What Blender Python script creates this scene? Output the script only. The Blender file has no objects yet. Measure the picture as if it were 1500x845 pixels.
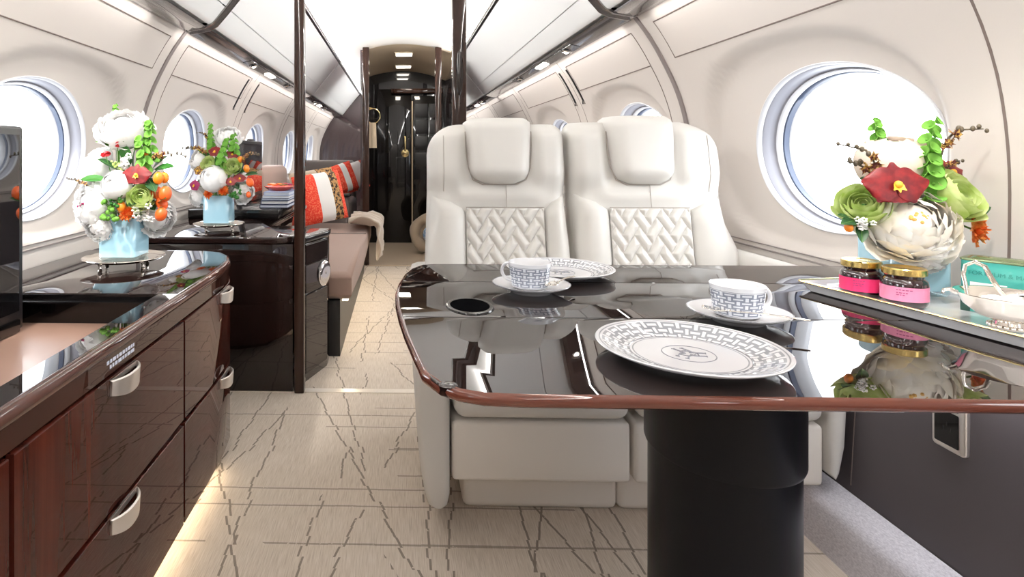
import bpy, bmesh, math, random
from math import sin, cos, pi, radians, sqrt, atan2
from mathutils import Vector, Matrix, Euler, noise as mnoise

C = bpy.context.scene.collection
R = random.Random(7)

def lin(c):
    c /= 255.0
    return c / 12.92 if c <= 0.04045 else ((c + 0.055) / 1.055) ** 2.4
def S(r, g, b): return (lin(r), lin(g), lin(b), 1.0)

# ------------------------------------------------------------------ materials
def mat(name, color, rough=0.5, metal=0.0, coat=0.0, spec=0.5, sheen=0.0, trans=0.0, ior=1.5, sss=0.0, emit=None, estr=0.0, coat_rough=0.03):
    m = bpy.data.materials.new(name); m.use_nodes = True
    b = m.node_tree.nodes['Principled BSDF']
    b.inputs['Base Color'].default_value = color
    b.inputs['Roughness'].default_value = rough
    b.inputs['Metallic'].default_value = metal
    b.inputs['Coat Weight'].default_value = coat
    b.inputs['Coat Roughness'].default_value = coat_rough
    b.inputs['Specular IOR Level'].default_value = spec
    b.inputs['Sheen Weight'].default_value = sheen
    b.inputs['Transmission Weight'].default_value = trans
    b.inputs['IOR'].default_value = ior
    if sss:
        b.inputs['Subsurface Weight'].default_value = sss
        b.inputs['Subsurface Radius'].default_value = (0.01, 0.008, 0.006)
    if emit:
        b.inputs['Emission Color'].default_value = emit
        b.inputs['Emission Strength'].default_value = estr
    return m

class NT:
    """small helper for node graphs"""
    def __init__(s, m): s.m = m; s.t = m.node_tree; s.n = s.t.nodes; s.l = s.t.links; s.b = s.n['Principled BSDF']
    def new(s, typ, **kw):
        n = s.n.new(typ)
        for k, v in kw.items(): setattr(n, k, v)
        return n
    def link(s, a, b): s.l.new(a, b)
    def math(s, op, a, b=None, c=None):
        n = s.new('ShaderNodeMath', operation=op)
        for i, x in enumerate((a, b, c)):
            if x is None: continue
            if isinstance(x, (int, float)): n.inputs[i].default_value = x
            else: s.link(x, n.inputs[i])
        return n.outputs[0]
    def coord(s, which='Object'): return s.new('ShaderNodeTexCoord').outputs[which]
    def map(s, v, scale=(1,1,1), rot=(0,0,0), loc=(0,0,0)):
        n = s.new('ShaderNodeMapping'); n.inputs['Scale'].default_value = scale; n.inputs['Rotation'].default_value = rot; n.inputs['Location'].default_value = loc
        s.link(v, n.inputs['Vector']); return n.outputs[0]
    def noise(s, v, scale=5, detail=3, rough=0.5, out='Fac'):
        n = s.new('ShaderNodeTexNoise'); n.inputs['Scale'].default_value = scale; n.inputs['Detail'].default_value = detail; n.inputs['Roughness'].default_value = rough
        s.link(v, n.inputs['Vector']); return n.outputs[out]
    def mix(s, f, a, b):
        n = s.new('ShaderNodeMix', data_type='RGBA')
        if isinstance(f, (int, float)): n.inputs[0].default_value = f
        else: s.link(f, n.inputs[0])
        for i, x in ((6, a), (7, b)):
            if isinstance(x, tuple): n.inputs[i].default_value = x
            else: s.link(x, n.inputs[i])
        return n.outputs[2]
    def ramp(s, f, stops):
        n = s.new('ShaderNodeValToRGB'); e = n.color_ramp.elements
        while len(e) < len(stops): e.new(0.5)
        for x, (p, c) in zip(e, stops): x.position = p; x.color = c
        s.link(f, n.inputs[0]); return n.outputs[0]
    def sep(s, v):
        n = s.new('ShaderNodeSeparateXYZ'); s.link(v, n.inputs[0]); return n.outputs
    def bump(s, h, strength=0.2, dist=0.002):
        n = s.new('ShaderNodeBump'); n.inputs['Strength'].default_value = strength; n.inputs['Distance'].default_value = dist
        s.link(h, n.inputs['Height']); s.link(n.outputs[0], s.b.inputs['Normal'])
    def color(s, c): s.link(c, s.b.inputs['Base Color'])

def wood(name, dark, light, axis='z', rough=0.28, coat=1.0, scale=1.0, cior=1.5):
    m = mat(name, dark, 0.6, coat=coat, coat_rough=0.01, spec=0.0)
    m.node_tree.nodes['Principled BSDF'].inputs['Coat IOR'].default_value = cior
    t = NT(m)
    sc = {'z': (26, 26, 1.3), 'y': (26, 1.3, 26), 'x': (1.3, 26, 26)}[axis]
    v = t.map(t.coord(), tuple(a * scale for a in sc))
    n1 = t.noise(v, 1.0, 5, 0.6)
    v2 = t.map(t.coord(), tuple(a * scale * 0.22 for a in sc))
    n2 = t.noise(v2, 1.0, 2, 0.5)
    f = t.math('ADD', t.math('MULTIPLY', n1, 0.55), t.math('MULTIPLY', n2, 0.6))
    t.color(t.ramp(f, [(0.38, dark), (0.78, light)]))
    return m

M = {}
M['wall'] = mat('cream_wall_leather', S(201, 194, 188), 0.55, spec=0.3)
t = NT(M['wall']); t.bump(t.noise(t.coord(), 260, 2), 0.10, 0.001)
M['wall_dark'] = mat('charcoal_side_leather', S(92, 86, 89), 0.5, spec=0.35)
t = NT(M['wall_dark']); t.bump(t.noise(t.coord(), 300, 2), 0.12, 0.001)
M['groove'] = mat('panel_groove', S(116, 104, 99), 0.8, spec=0.1)
M['rib'] = mat('taupe_rib', S(132, 123, 121), 0.35)
M['bin'] = mat('bin_pearl_white', S(246, 248, 248), 0.28, coat=0.25, spec=0.5)
M['ceil'] = mat('ceiling_white', S(248, 246, 242), 0.6)
M['gun'] = mat('gunmetal_trim', S(158, 154, 153), 0.25, metal=0.9)
M['plum'] = mat('plum_lacquer', S(48, 33, 36), 0.2, coat=1.0, coat_rough=0.02)
M['psu'] = mat('smoked_gloss_panel', S(58, 51, 50), 0.2, coat=0.7, coat_rough=0.02, spec=0.3)
M['black'] = mat('black_gloss', S(12, 10, 11), 0.25, coat=0.6, coat_rough=0.01, spec=0.1)
M['screen'] = mat('screen_glass', S(9, 10, 13), 0.03, coat=1.0, coat_rough=0.01, spec=0.9)
M['blackmat'] = mat('black_satin', S(22, 21, 23), 0.4)
M['ped'] = mat('pedestal_black', S(9, 10, 15), 0.3, spec=0.16)
M['wood_z'] = wood('mahogany_upright', S(30, 12, 9), S(80, 34, 25), 'z', cior=1.27, scale=1.6)
M['wood_y'] = wood('mahogany_long', S(28, 13, 10), S(74, 42, 33), 'y', cior=1.4)
M['wood_dark'] = wood('ebony_lacquer', S(14, 10, 9), S(36, 24, 21), 'z')
M['wood_post'] = wood('walnut_post', S(24, 14, 11), S(54, 36, 29), 'z', cior=1.38)
M['table'] = wood('table_top_lacquer', S(19, 13, 12), S(40, 28, 25), 'x', rough=0.3, coat=1.0)
M['table'].node_tree.nodes['Principled BSDF'].inputs['Coat IOR'].default_value = 1.55
M['counter'] = wood('counter_top_lacquer', S(20, 13, 12), S(44, 30, 27), 'y', rough=0.3, coat=1.0)
M['counter'].node_tree.nodes['Principled BSDF'].inputs['Coat IOR'].default_value = 1.55
M['edge'] = wood('reddish_edge_banding', S(50, 25, 19), S(104, 57, 44), 'x', cior=1.5)
M['edge_y'] = wood('reddish_edge_banding_long', S(58, 33, 28), S(92, 58, 48), 'y', rough=0.25)
M['chrome'] = mat('polished_chrome', S(228, 228, 230), 0.08, metal=1.0)
M['puck'] = mat('black_rubber_inset', S(7, 7, 8), 0.8, spec=0.0)
M['nickel'] = mat('satin_nickel', S(234, 229, 225), 0.34, metal=0.9)
M['silver'] = mat('silver', S(236, 230, 222), 0.07, metal=1.0)
M['gold'] = mat('gold_rim', S(218, 196, 142), 0.2, metal=1.0)
M['lid'] = mat('gold_lid', S(214, 186, 116), 0.24, metal=1.0)
M['leather'] = mat('ivory_leather', S(209, 206, 201), 0.40, spec=0.4, coat=0.08)
t = NT(M['leather']); t.bump(t.noise(t.coord(), 420, 2), 0.06, 0.0008)
M['leather_low'] = mat('stone_leather', S(226, 220, 212), 0.45, spec=0.4)
M['stitch_shade'] = mat('seam_thread_shadow_line', S(168, 160, 152), 0.7)
M['gap'] = mat('shadow_gap', S(40, 36, 35), 0.7)
M['white_plastic'] = mat('window_white', S(206, 207, 211), 0.3, coat=0.3)
M['reveal_grey'] = mat('window_gasket', S(62, 74, 98), 0.35)
M['reveal_soft'] = mat('window_inner_ring', S(150, 151, 160), 0.35)
M['china'] = mat('porcelain', S(226, 226, 229), 0.12, coat=0.6)
M['glassblue'] = mat('pale_blue_glass', S(164, 207, 226), 0.06, coat=0.8, spec=0.6)
M['vase_inner'] = mat('pale_blue_liner', S(150, 196, 212), 0.35)
M['jam'] = mat('dark_jam_glass', S(34, 10, 16), 0.07, coat=1.0)
M['label_hot'] = mat('hot_pink_paper', S(226, 52, 112), 0.55)
M['label_pink'] = mat('pink_paper', S(232, 142, 176), 0.55)
M['label_ink'] = mat('label_ink', S(150, 60, 110), 0.6)
M['tin'] = mat('turquoise_tin', S(74, 176, 166), 0.22, metal=0.25, coat=0.6)
M['tin_lid'] = mat('green_gold_tin_lid', S(126, 140, 104), 0.25, metal=0.7)
M['tin_emboss'] = mat('tin_embossing', S(50, 142, 134), 0.25, metal=0.25, coat=0.5)
M['tin_dark'] = mat('deep_green_print', S(20, 62, 54), 0.4)
M['paper'] = mat('white_paper', S(226, 226, 226), 0.6)
M['magenta'] = mat('magenta_print', S(196, 74, 122), 0.5)
M['sugar'] = mat('sugar', S(244, 242, 238), 0.7)
M['tan_leather'] = mat('tan_tray_leather', S(186, 150, 132), 0.4, coat=0.15)
M['sofa'] = mat('mauve_brown_sofa', S(150, 124, 112), 0.8, sheen=0.2)
M['sofa_grey'] = mat('grey_sofa_leather', S(96, 88, 84), 0.5)
M['throw'] = mat('oatmeal_throw', S(180, 166, 150), 0.9, sheen=0.5)
t = NT(M['throw']); t.bump(t.noise(t.coord(), 90, 3), 0.4, 0.004)
M['red_fab'] = mat('coral_red_fabric', S(226, 62, 40), 0.85)
t = NT(M['red_fab']); f = t.noise(t.coord(), 95, 3, 0.7)
t.color(t.ramp(f, [(0.50, S(222, 52, 34)), (0.60, S(238, 128, 92))]))
M['white_fab'] = mat('white_fabric', S(240, 238, 234), 0.85)
M['leopard'] = mat('leopard_fabric', S(120, 84, 50), 0.85)
t = NT(M['leopard']); f = t.noise(t.coord(), 45, 2)
t.color(t.ramp(f, [(0.44, S(40, 28, 20)), (0.52, S(172, 132, 84))]))
M['tan_fab'] = mat('tan_fabric', S(178, 160, 138), 0.9, sheen=0.4)
M['blue_fab'] = mat('powder_blue_fabric', S(192, 214, 236), 0.9)
t = NT(M['blue_fab']); f = t.noise(t.coord(), 40, 2)
t.color(t.ramp(f, [(0.42, S(150, 186, 224)), (0.58, S(232, 240, 248))]))
M['navy'] = mat('navy_book_cloth', S(34, 44, 74), 0.6)
M['lavender'] = mat('blue_grey_book_cloth', S(150, 164, 196), 0.6)
M['book_grey'] = mat('grey_book_cloth', S(104, 112, 134), 0.6)
M['book_white'] = mat('pale_book_cloth', S(206, 212, 224), 0.6)
M['dish_red'] = mat('red_lacquer_dish', S(206, 56, 34), 0.2, coat=0.8)
M['beige_lam'] = mat('beige_laminate', S(196, 178, 152), 0.4)
M['beige_floor'] = mat('beige_vestibule_floor', S(186, 168, 148), 0.35)
M['towel'] = mat('cream_towel', S(222, 202, 172), 0.95, sheen=0.4)
M['white_petal'] = mat('white_petal', S(252, 251, 250), 0.9, spec=0.08)
M['cream_petal'] = mat('cream_petal', S(246, 236, 218), 0.85, spec=0.1)
t = NT(M['cream_petal'])
t.color(t.ramp(t.noise(t.coord(), 26, 2), [(0.40, S(252, 250, 246)), (0.80, S(250, 240, 222))]))
M['blush'] = mat('blush_petal', S(240, 226, 212), 0.85, spec=0.1)
M['stamen'] = mat('golden_stamen', S(226, 178, 96), 0.7)
M['red_petal'] = mat('crimson_petal', S(152, 28, 34), 0.45)
t = NT(M['red_petal']); t.color(t.ramp(t.noise(t.coord(), 60, 3), [(0.35, S(104, 12, 22)), (0.7, S(148, 30, 34))]))
M['bright_red'] = mat('scarlet_petal', S(196, 30, 42), 0.45)
M['magenta_petal'] = mat('magenta_petal', S(168, 52, 104), 0.5)
M['green_petal'] = mat('lime_petal', S(196, 214, 130), 0.8, spec=0.15)
t = NT(M['green_petal']); t.color(t.ramp(t.noise(t.coord(), 30, 2), [(0.35, S(178, 200, 112)), (0.7, S(226, 234, 178))]))
def petal_mix(m, k=0.3):
    t = NT(m); nt = m.node_tree; tr = t.new('ShaderNodeBsdfTranslucent'); mx = t.new('ShaderNodeMixShader'); mx.inputs[0].default_value = k
    src = t.b.inputs['Base Color']
    if src.links: t.link(src.links[0].from_socket, tr.inputs[0])
    else: tr.inputs[0].default_value = src.default_value
    out = [n for n in nt.nodes if n.type == 'OUTPUT_MATERIAL'][0]
    t.link(t.b.outputs[0], mx.inputs[1]); t.link(tr.outputs[0], mx.inputs[2]); t.link(mx.outputs[0], out.inputs[0])
M['bell'] = mat('bell_green', S(122, 180, 74), 0.6, spec=0.3)
M['leaf'] = mat('leaf_green', S(52, 116, 42), 0.4)
M['leaf_dark'] = mat('leaf_dark_green', S(36, 76, 40), 0.45)
M['stem'] = mat('stem_green', S(84, 128, 58), 0.5)
M['orange'] = mat('kumquat_orange', S(240, 136, 32), 0.35, coat=0.3)
M['tang'] = mat('tangerine_orange', S(236, 100, 36), 0.35, coat=0.3)
M['marigold'] = mat('marigold_orange', S(238, 122, 44), 0.6)
t = NT(M['marigold']); t.color(t.ramp(t.noise(t.coord(), 70, 2), [(0.35, S(244, 110, 44)), (0.7, S(255, 184, 96))]))
M['brown_petal'] = mat('brown_orchid_petal', S(104, 48, 38), 0.5)
t = NT(M['brown_petal']); t.color(t.ramp(t.noise(t.coord(), 140, 2), [(0.45, S(92, 38, 34)), (0.6, S(206, 168, 88))]))
M['bud'] = mat('dusky_bud', S(84, 74, 58), 0.5)
M['yellow'] = mat('yellow_lip', S(242, 186, 60), 0.5)
M['lamp'] = mat('lit_lens', S(255, 244, 226), 0.4, emit=(1, 0.93, 0.82, 1), estr=9.0)
M['led'] = mat('warm_led_strip', S(255, 232, 190), 0.4, emit=(1.0, 0.84, 0.60, 1), estr=5.0)
M['metal_thr'] = mat('brushed_threshold', S(226, 216, 204), 0.3, metal=0.35)
M['ink'] = mat('grey_blue_glaze', S(128, 128, 136), 0.2, coat=0.5)
M['print_white'] = mat('white_print', S(214, 220, 236), 0.5)

petal_mix(M['cream_petal'], 0.15)
petal_mix(M['white_petal'], 0.15)
for k_ in ('blush', 'green_petal', 'bell', 'marigold'): petal_mix(M[k_])
for k_ in ('red_petal', 'bright_red', 'magenta_petal', 'leaf', 'leaf_dark', 'brown_petal'): petal_mix(M[k_], 0.2)

def thin_glass(name, tint=(0.97, 0.985, 1.0, 1), refl=0.08):
    m = bpy.data.materials.new(name); m.use_nodes = True
    nt = m.node_tree; nt.nodes.clear()
    o = nt.nodes.new('ShaderNodeOutputMaterial'); mx = nt.nodes.new('ShaderNodeMixShader')
    tr = nt.nodes.new('ShaderNodeBsdfTransparent'); gl = nt.nodes.new('ShaderNodeBsdfGlossy')
    tr.inputs[0].default_value = tint; gl.inputs['Roughness'].default_value = 0.02
    lw = nt.nodes.new('ShaderNodeLayerWeight'); lw.inputs[0].default_value = 0.5
    pw = nt.nodes.new('ShaderNodeMath'); pw.operation = 'POWER'; pw.inputs[1].default_value = 4.0
    ma = nt.nodes.new('ShaderNodeMath'); ma.operation = 'MULTIPLY_ADD'; ma.inputs[1].default_value = 0.5; ma.inputs[2].default_value = 0.04
    nt.links.new(lw.outputs['Facing'], pw.inputs[0]); nt.links.new(pw.outputs[0], ma.inputs[0]); nt.links.new(ma.outputs[0], mx.inputs[0]); nt.links.new(tr.outputs[0], mx.inputs[1]); nt.links.new(gl.outputs[0], mx.inputs[2])
    nt.links.new(mx.outputs[0], o.inputs[0])
    return m
M['pane'] = thin_glass('window_pane')
M['clear'] = thin_glass('clear_glass', (0.86, 0.95, 0.97, 1))

# woven lattice glaze for the china: needs a UV layer (u around, v up)
def weave(name, nu, nv, v0, v1, ground, bar, plain):
    m = mat(name, plain, 0.12, coat=0.6)
    t = NT(m)
    uv = t.sep(t.coord('UV'))
    u = t.math('MULTIPLY', uv[0], nu)
    vv = t.math('MULTIPLY', t.math('DIVIDE', t.math('SUBTRACT', uv[1], v0), v1 - v0), nv)
    par = t.math('MODULO', t.math('ADD', t.math('FLOOR', u), t.math('FLOOR', vv)), 2.0)
    fu = t.math('ABSOLUTE', t.math('SUBTRACT', t.math('FRACT', u), 0.5))
    fv = t.math('ABSOLUTE', t.math('SUBTRACT', t.math('FRACT', vv), 0.5))
    hor = t.math('LESS_THAN', fv, 0.2)
    ver = t.math('LESS_THAN', fu, 0.2)
    line = t.math('ADD', t.math('MULTIPLY', hor, par), t.math('MULTIPLY', ver, t.math('SUBTRACT', 1.0, par)))
    edge_h = t.math('MULTIPLY', t.math('GREATER_THAN', fu, 0.43), t.math('SUBTRACT', 1.0, par))
    line = t.math('MINIMUM', t.math('ADD', line, t.math('MULTIPLY', hor, edge_h)), 1.0)
    inside = t.math('MULTIPLY', t.math('GREATER_THAN', uv[1], v0), t.math('LESS_THAN', uv[1], v1))
    rim1 = t.math('LESS_THAN', t.math('ABSOLUTE', t.math('SUBTRACT', uv[1], v1 + 0.03)), 0.008)
    rim0 = t.math('LESS_THAN', t.math('ABSOLUTE', t.math('SUBTRACT', uv[1], v0 - 0.03)), 0.008)
    c = t.mix(line, ground, bar)
    c = t.mix(inside, plain, c)
    c = t.mix(t.math('MAXIMUM', rim0, rim1), c, ground)
    t.color(c)
    return m
M['weave_plate'] = weave('plate_lattice_glaze', 52, 3, 0.62, 0.93, S(142, 143, 149), S(228, 228, 231), S(214, 213, 217))
M['weave_cup'] = weave('cup_lattice_glaze', 20, 6, 0.06, 0.82, S(136, 142, 158), S(226, 230, 238), S(236, 238, 243))

# carpet: fine lengthwise streaks with thin broken dark lines
def carpet():
    m = mat('woven_carpet', S(206, 192, 176), 0.95, spec=0.1, sheen=0.2)
    t = NT(m); co = t.coord('Object'); s = t.sep(co)
    x, y = s[0], s[1]
    st = t.noise(t.map(co, (380, 14, 1)), 1.0, 2, 0.6)
    big = t.noise(t.map(co, (2.2, 1.2, 1)), 1.0, 2)
    base = t.ramp(t.math('ADD', t.math('MULTIPLY', st, 0.62), t.math('ADD', t.math('MULTIPLY', big, 0.25), 0.09)),
                  [(0.33, S(176, 160, 143)), (0.52, S(203, 189, 173)), (0.72, S(219, 208, 196))])
    # stepped wobble so that the lines look woven
    ys = t.math('DIVIDE', t.math('FLOOR', t.math('MULTIPLY', y, 24)), 24)
    cmb = t.new('ShaderNodeCombineXYZ'); t.link(t.math('MULTIPLY', ys, 11.3), cmb.inputs[1]); t.link(t.math('MULTIPLY', x, 0.6), cmb.inputs[0])
    wob = t.math('MULTIPLY', t.math('SUBTRACT', t.noise(cmb.outputs[0], 1.0, 2), 0.5), 0.075)
    total = None
    for k, per, off, w, sd in ((0.0, 0.27, 0.05, 0.0032, 1.0), (0.36, 0.46, 0.11, 0.0036, 3.1), (-0.26, 0.52, 0.30, 0.0032, 5.7), (0.20, 0.61, 0.02, 0.0030, 8.2), (-0.09, 0.39, 0.2, 0.003, 11.0)):
        p = t.math('ADD', t.math('ADD', x, t.math('MULTIPLY', y, k)), t.math('ADD', wob, off))
        fr = t.math('ABSOLUTE', t.math('SUBTRACT', t.math('FRACT', t.math('DIVIDE', p, per)), 0.5))
        ln = t.math('LESS_THAN', fr, w / per)
        mk = t.math('GREATER_THAN', t.noise(t.map(co, (1.3, 0.7, 1), loc=(sd, sd * 2, 0)), 1.0, 1), 0.44)
        ln = t.math('MULTIPLY', ln, mk)
        total = ln if total is None else t.math('MAXIMUM', total, ln)
    xs = t.math('DIVIDE', t.math('FLOOR', t.math('MULTIPLY', x, 16)), 16)
    for per, off, w, sd in ((0.171, 0.03, 0.0032, 2.0), (0.262, 0.11, 0.0034, 6.0)):
        c2 = t.new('ShaderNodeCombineXYZ'); t.link(t.math('MULTIPLY', xs, 3.0), c2.inputs[0]); c2.inputs[1].default_value = sd
        wy = t.math('MULTIPLY', t.math('SUBTRACT', t.noise(c2.outputs[0], 1.0, 1), 0.5), 0.02)
        p = t.math('ADD', t.math('ADD', y, wy), off)
        fr = t.math('ABSOLUTE', t.math('SUBTRACT', t.math('FRACT', t.math('DIVIDE', p, per)), 0.5))
        ln = t.math('LESS_THAN', fr, w / per)
        mk = t.math('GREATER_THAN', t.noise(t.map(co, (1.1, 2.0, 1), loc=(sd, sd, 0)), 1.0, 1), 0.49)
        ln = t.math('MULTIPLY', t.math('MULTIPLY', ln, mk), 0.8)
        total = t.math('MAXIMUM', total, ln)
    brk = t.math('GREATER_THAN', t.noise(t.map(co, (70, 60, 1)), 1.0, 1), 0.30)
    total = t.math('MULTIPLY', total, brk)
    t.color(t.mix(t.math('MULTIPLY', total, 0.74), base, S(98, 85, 72)))
    t.bump(st, 0.35, 0.003)
    return m
M['carpet'] = carpet()
def side_carpet():
    m = mat('grey_side_carpet', S(176, 172, 176), 0.95, spec=0.1, sheen=0.4)
    t = NT(m); co = t.coord('Object')
    st = t.noise(t.map(co, (140, 60, 140)), 2.0, 3, 0.7)
    t.color(t.ramp(st, [(0.3, S(196, 192, 200)), (0.7, S(236, 233, 239))])); t.bump(st, 0.3, 0.003)
    return m
M['side_carpet'] = side_carpet()

# ------------------------------------------------------------------ mesh builder
class MB:
    def __init__(s): s.v = []; s.f = []; s.uv = {}; s.mi = {}
    def add(s, verts, faces, uvs=None, mi=0):
        b = len(s.v); s.v.extend(Vector(p) for p in verts)
        for k, f in enumerate(faces):
            if mi: s.mi[len(s.f)] = mi
            if uvs: s.uv[len(s.f)] = uvs[k]
            s.f.append(tuple(b + i for i in f))
        return s
    def xf(s, m, start=0):
        for i in range(start, len(s.v)): s.v[i] = m @ s.v[i]
        return s
    def mark(s): return len(s.v)

def obj(name, mb, material, parent=None, smooth=True, world=True, angle=40):
    """links an MB as one mesh object; with a parent and world=True the coordinates are world ones"""
    me = bpy.data.meshes.new(name)
    off = Vector((0, 0, 0))
    if parent is not None and world:
        p = parent
        while p is not None: off += p.location; p = p.parent
    me.from_pydata([tuple(p - off) for p in mb.v], [], mb.f)
    if mb.uv:
        ul = me.uv_layers.new(name='UVMap')
        for pi_, poly in enumerate(me.polygons):
            if pi_ in mb.uv:
                for li, c in zip(poly.loop_indices, mb.uv[pi_]): ul.data[li].uv = c
    mats = material if isinstance(material, (list, tuple)) else [material]
    for m in mats: me.materials.append(M[m] if isinstance(m, str) else m)
    for k, i in mb.mi.items(): me.polygons[k].material_index = i
    me.validate(); 
    bm = bmesh.new(); bm.from_mesh(me); bmesh.ops.recalc_face_normals(bm, faces=bm.faces)
    if smooth:
        for f in bm.faces: f.smooth = True
        a = radians(angle)
        for e in bm.edges:
            e.smooth = not (len(e.link_faces) == 2 and e.calc_face_angle(0) > a)
    bm.to_mesh(me); bm.free()
    o = bpy.data.objects.new(name, me); C.objects.link(o)
    if parent is not None: o.parent = parent
    return o

def thing(name, label, cat, loc=(0, 0, 0), group=None, rotz=0):
    o = bpy.data.objects.new(name, None); C.objects.link(o); o.empty_display_size = 0.05
    o.location = loc; o.rotation_euler = (0, 0, rotz)
    o['label'] = label; o['category'] = cat
    if group: o['group'] = group
    return o
def tag(o, label, cat, group=None, kind=None):
    o['label'] = label; o['category'] = cat
    if group: o['group'] = group
    if kind: o['kind'] = kind
    return o
def struct(name, mb, material, label=None, cat=None, parent=None, **kw):
    o = obj(name, mb, material, parent, **kw)
    if parent is None:
        o['kind'] = 'structure'
        if label: o['label'] = label; o['category'] = cat or 'structure'
    return o

# shapes ------------------------------------------------------------
def box(mb, x0, x1, y0, y1, z0, z1, mi=0):
    v = [(x0,y0,z0),(x1,y0,z0),(x1,y1,z0),(x0,y1,z0),(x0,y0,z1),(x1,y0,z1),(x1,y1,z1),(x0,y1,z1)]
    f = [(0,3,2,1),(4,5,6,7),(0,1,5,4),(1,2,6,5),(2,3,7,6),(3,0,4,7)]
    return mb.add(v, f, mi=mi)
def rbox(mb, x0, x1, y0, y1, z0, z1, r=0.01, seg=3, m=None):
    bm = bmesh.new(); bmesh.ops.create_cube(bm, size=1)
    for v in bm.verts: v.co = Vector(((x0+x1)/2 + v.co.x*(x1-x0), (y0+y1)/2 + v.co.y*(y1-y0), (z0+z1)/2 + v.co.z*(z1-z0)))
    bmesh.ops.bevel(bm, geom=bm.edges[:], offset=r, segments=seg, profile=0.5, affect='EDGES', clamp_overlap=True)
    return from_bm(mb, bm, m)
def from_bm(mb, bm, m=None):
    bm.verts.ensure_lookup_table()
    vs = [(m @ v.co) if m else v.co.copy() for v in bm.verts]
    for i, v in enumerate(bm.verts): v.index = i
    fs = [tuple(v.index for v in f.verts) for f in bm.faces]
    bm.free(); return mb.add(vs, fs)
def prism(mb, poly, z0, z1, r=0.0, seg=2, m=None):
    """poly: list of (x, y), extruded in z, optional bevel of the top and bottom outline"""
    bm = bmesh.new()
    vs = [bm.verts.new((x, y, z0)) for x, y in poly]
    f = bm.faces.new(vs)
    ret = bmesh.ops.extrude_face_region(bm, geom=[f])
    for v in [g for g in ret['geom'] if isinstance(g, bmesh.types.BMVert)]: v.co.z = z1
    if r:
        es = [e for e in bm.edges if abs(e.verts[0].co.z - e.verts[1].co.z) < 1e-6]
        bmesh.ops.bevel(bm, geom=es, offset=r, segments=seg, profile=0.5, affect='EDGES', clamp_overlap=True)
    return from_bm(mb, bm, m)
def lathe(mb, prof, n=48, c=(0, 0, 0), sx=1.0, sy=1.0, m=None, closed=False):
    """prof: list of (radius, z); UV: u around, v along"""
    st = mb.mark(); k = len(prof); vs = []; fs = []; uv = []
    for i in range(n):
        a = 2*pi*i/n
        for r, z in prof: vs.append((c[0] + r*cos(a)*sx, c[1] + r*sin(a)*sy, c[2] + z))
    for i in range(n):
        j = (i+1) % n
        for q in range(k-1 if not closed else k):
            q2 = (q+1) % k
            fs.append((i*k+q, j*k+q, j*k+q2, i*k+q2))
            uv.append(((i/n, q/(k-1)), ((i+1)/n, q/(k-1)), ((i+1)/n, (q+1)/(k-1)), (i/n, (q+1)/(k-1))))
    mb.add(vs, fs, uv)
    if m is not None: mb.xf(m, st)
    return mb
def tube(mb, pts, r, n=8, closed=False, flat=1.0):
    pts = [Vector(p) for p in pts]; k = len(pts)
    rs = r if isinstance(r, (list, tuple)) else [r]*k
    vs = []; up = None
    for i, p in enumerate(pts):
        a = pts[(i-1) % k] if (closed or i > 0) else p
        b = pts[(i+1) % k] if (closed or i < k-1) else p
        d = (b-a); d = d.normalized() if d.length > 1e-9 else Vector((0,0,1))
        if up is None:
            up = Vector((0,0,1)) if abs(d.z) < 0.9 else Vector((1,0,0))
        s = d.cross(up); s = s.normalized() if s.length > 1e-6 else Vector((1,0,0)); up = s.cross(d).normalized()
        for q in range(n):
            w = 2*pi*q/n; vs.append(p + (s*cos(w) + up*sin(w)*flat)*rs[i])
    fs = []
    for i in range(k if closed else k-1):
        j = (i+1) % k
        for q in range(n): fs.append((i*n+q, i*n+(q+1) % n, j*n+(q+1) % n, j*n+q))
    if not closed:
        fs.append(tuple(range(n))); fs.append(tuple((k-1)*n+q for q in range(n)))
    return mb.add(vs, fs)
def loft(mb, rings, caps=True, closed=True):
    n = len(rings[0]); vs = [p for r in rings for p in r]; fs = []
    for i in range(len(rings)-1):
        for q in range(n if closed else n-1): fs.append((i*n+q, i*n+(q+1) % n, (i+1)*n+(q+1) % n, (i+1)*n+q))
    if caps: fs.append(tuple(range(n))); fs.append(tuple((len(rings)-1)*n+q for q in range(n)))
    return mb.add(vs, fs)
def rrect(x0, x1, y0, y1, r, seg=5):
    """rounded rectangle outline (x, y), counter-clockwise"""
    r = min(r, (x1-x0)/2-1e-5, (y1-y0)/2-1e-5); out = []
    for cx, cy, a0 in ((x1-r, y0+r, -pi/2), (x1-r, y1-r, 0), (x0+r, y1-r, pi/2), (x0+r, y0+r, pi)):
        for i in range(seg+1):
            a = a0 + pi/2*i/seg; out.append((cx + r*cos(a), cy + r*sin(a)))
    return out
def grid(mb, fn, nu, nv, uv=False, mi=0):
    vs = [fn(i/nu, j/nv) for i in range(nu+1) for j in range(nv+1)]
    fs = [(i*(nv+1)+j, (i+1)*(nv+1)+j, (i+1)*(nv+1)+j+1, i*(nv+1)+j+1) for i in range(nu) for j in range(nv)]
    us = [((i/nu, j/nv), ((i+1)/nu, j/nv), ((i+1)/nu, (j+1)/nv), (i/nu, (j+1)/nv)) for i in range(nu) for j in range(nv)] if uv else None
    return mb.add(vs, fs, us, mi)
def ball(mb, c, rx, ry=None, rz=None, n=12, k=8, m=None):
    ry = ry or rx; rz = rz or rx
    prof = [(sin(pi*i/k), -cos(pi*i/k)) for i in range(k+1)]
    st = mb.mark(); lathe(mb, [(max(r, 1e-4), z) for r, z in prof], n)
    mm = Matrix.Translation(Vector(c)) @ (m or Matrix()) @ Matrix.Diagonal((rx, ry, rz, 1))
    return mb.xf(mm, st)
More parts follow.
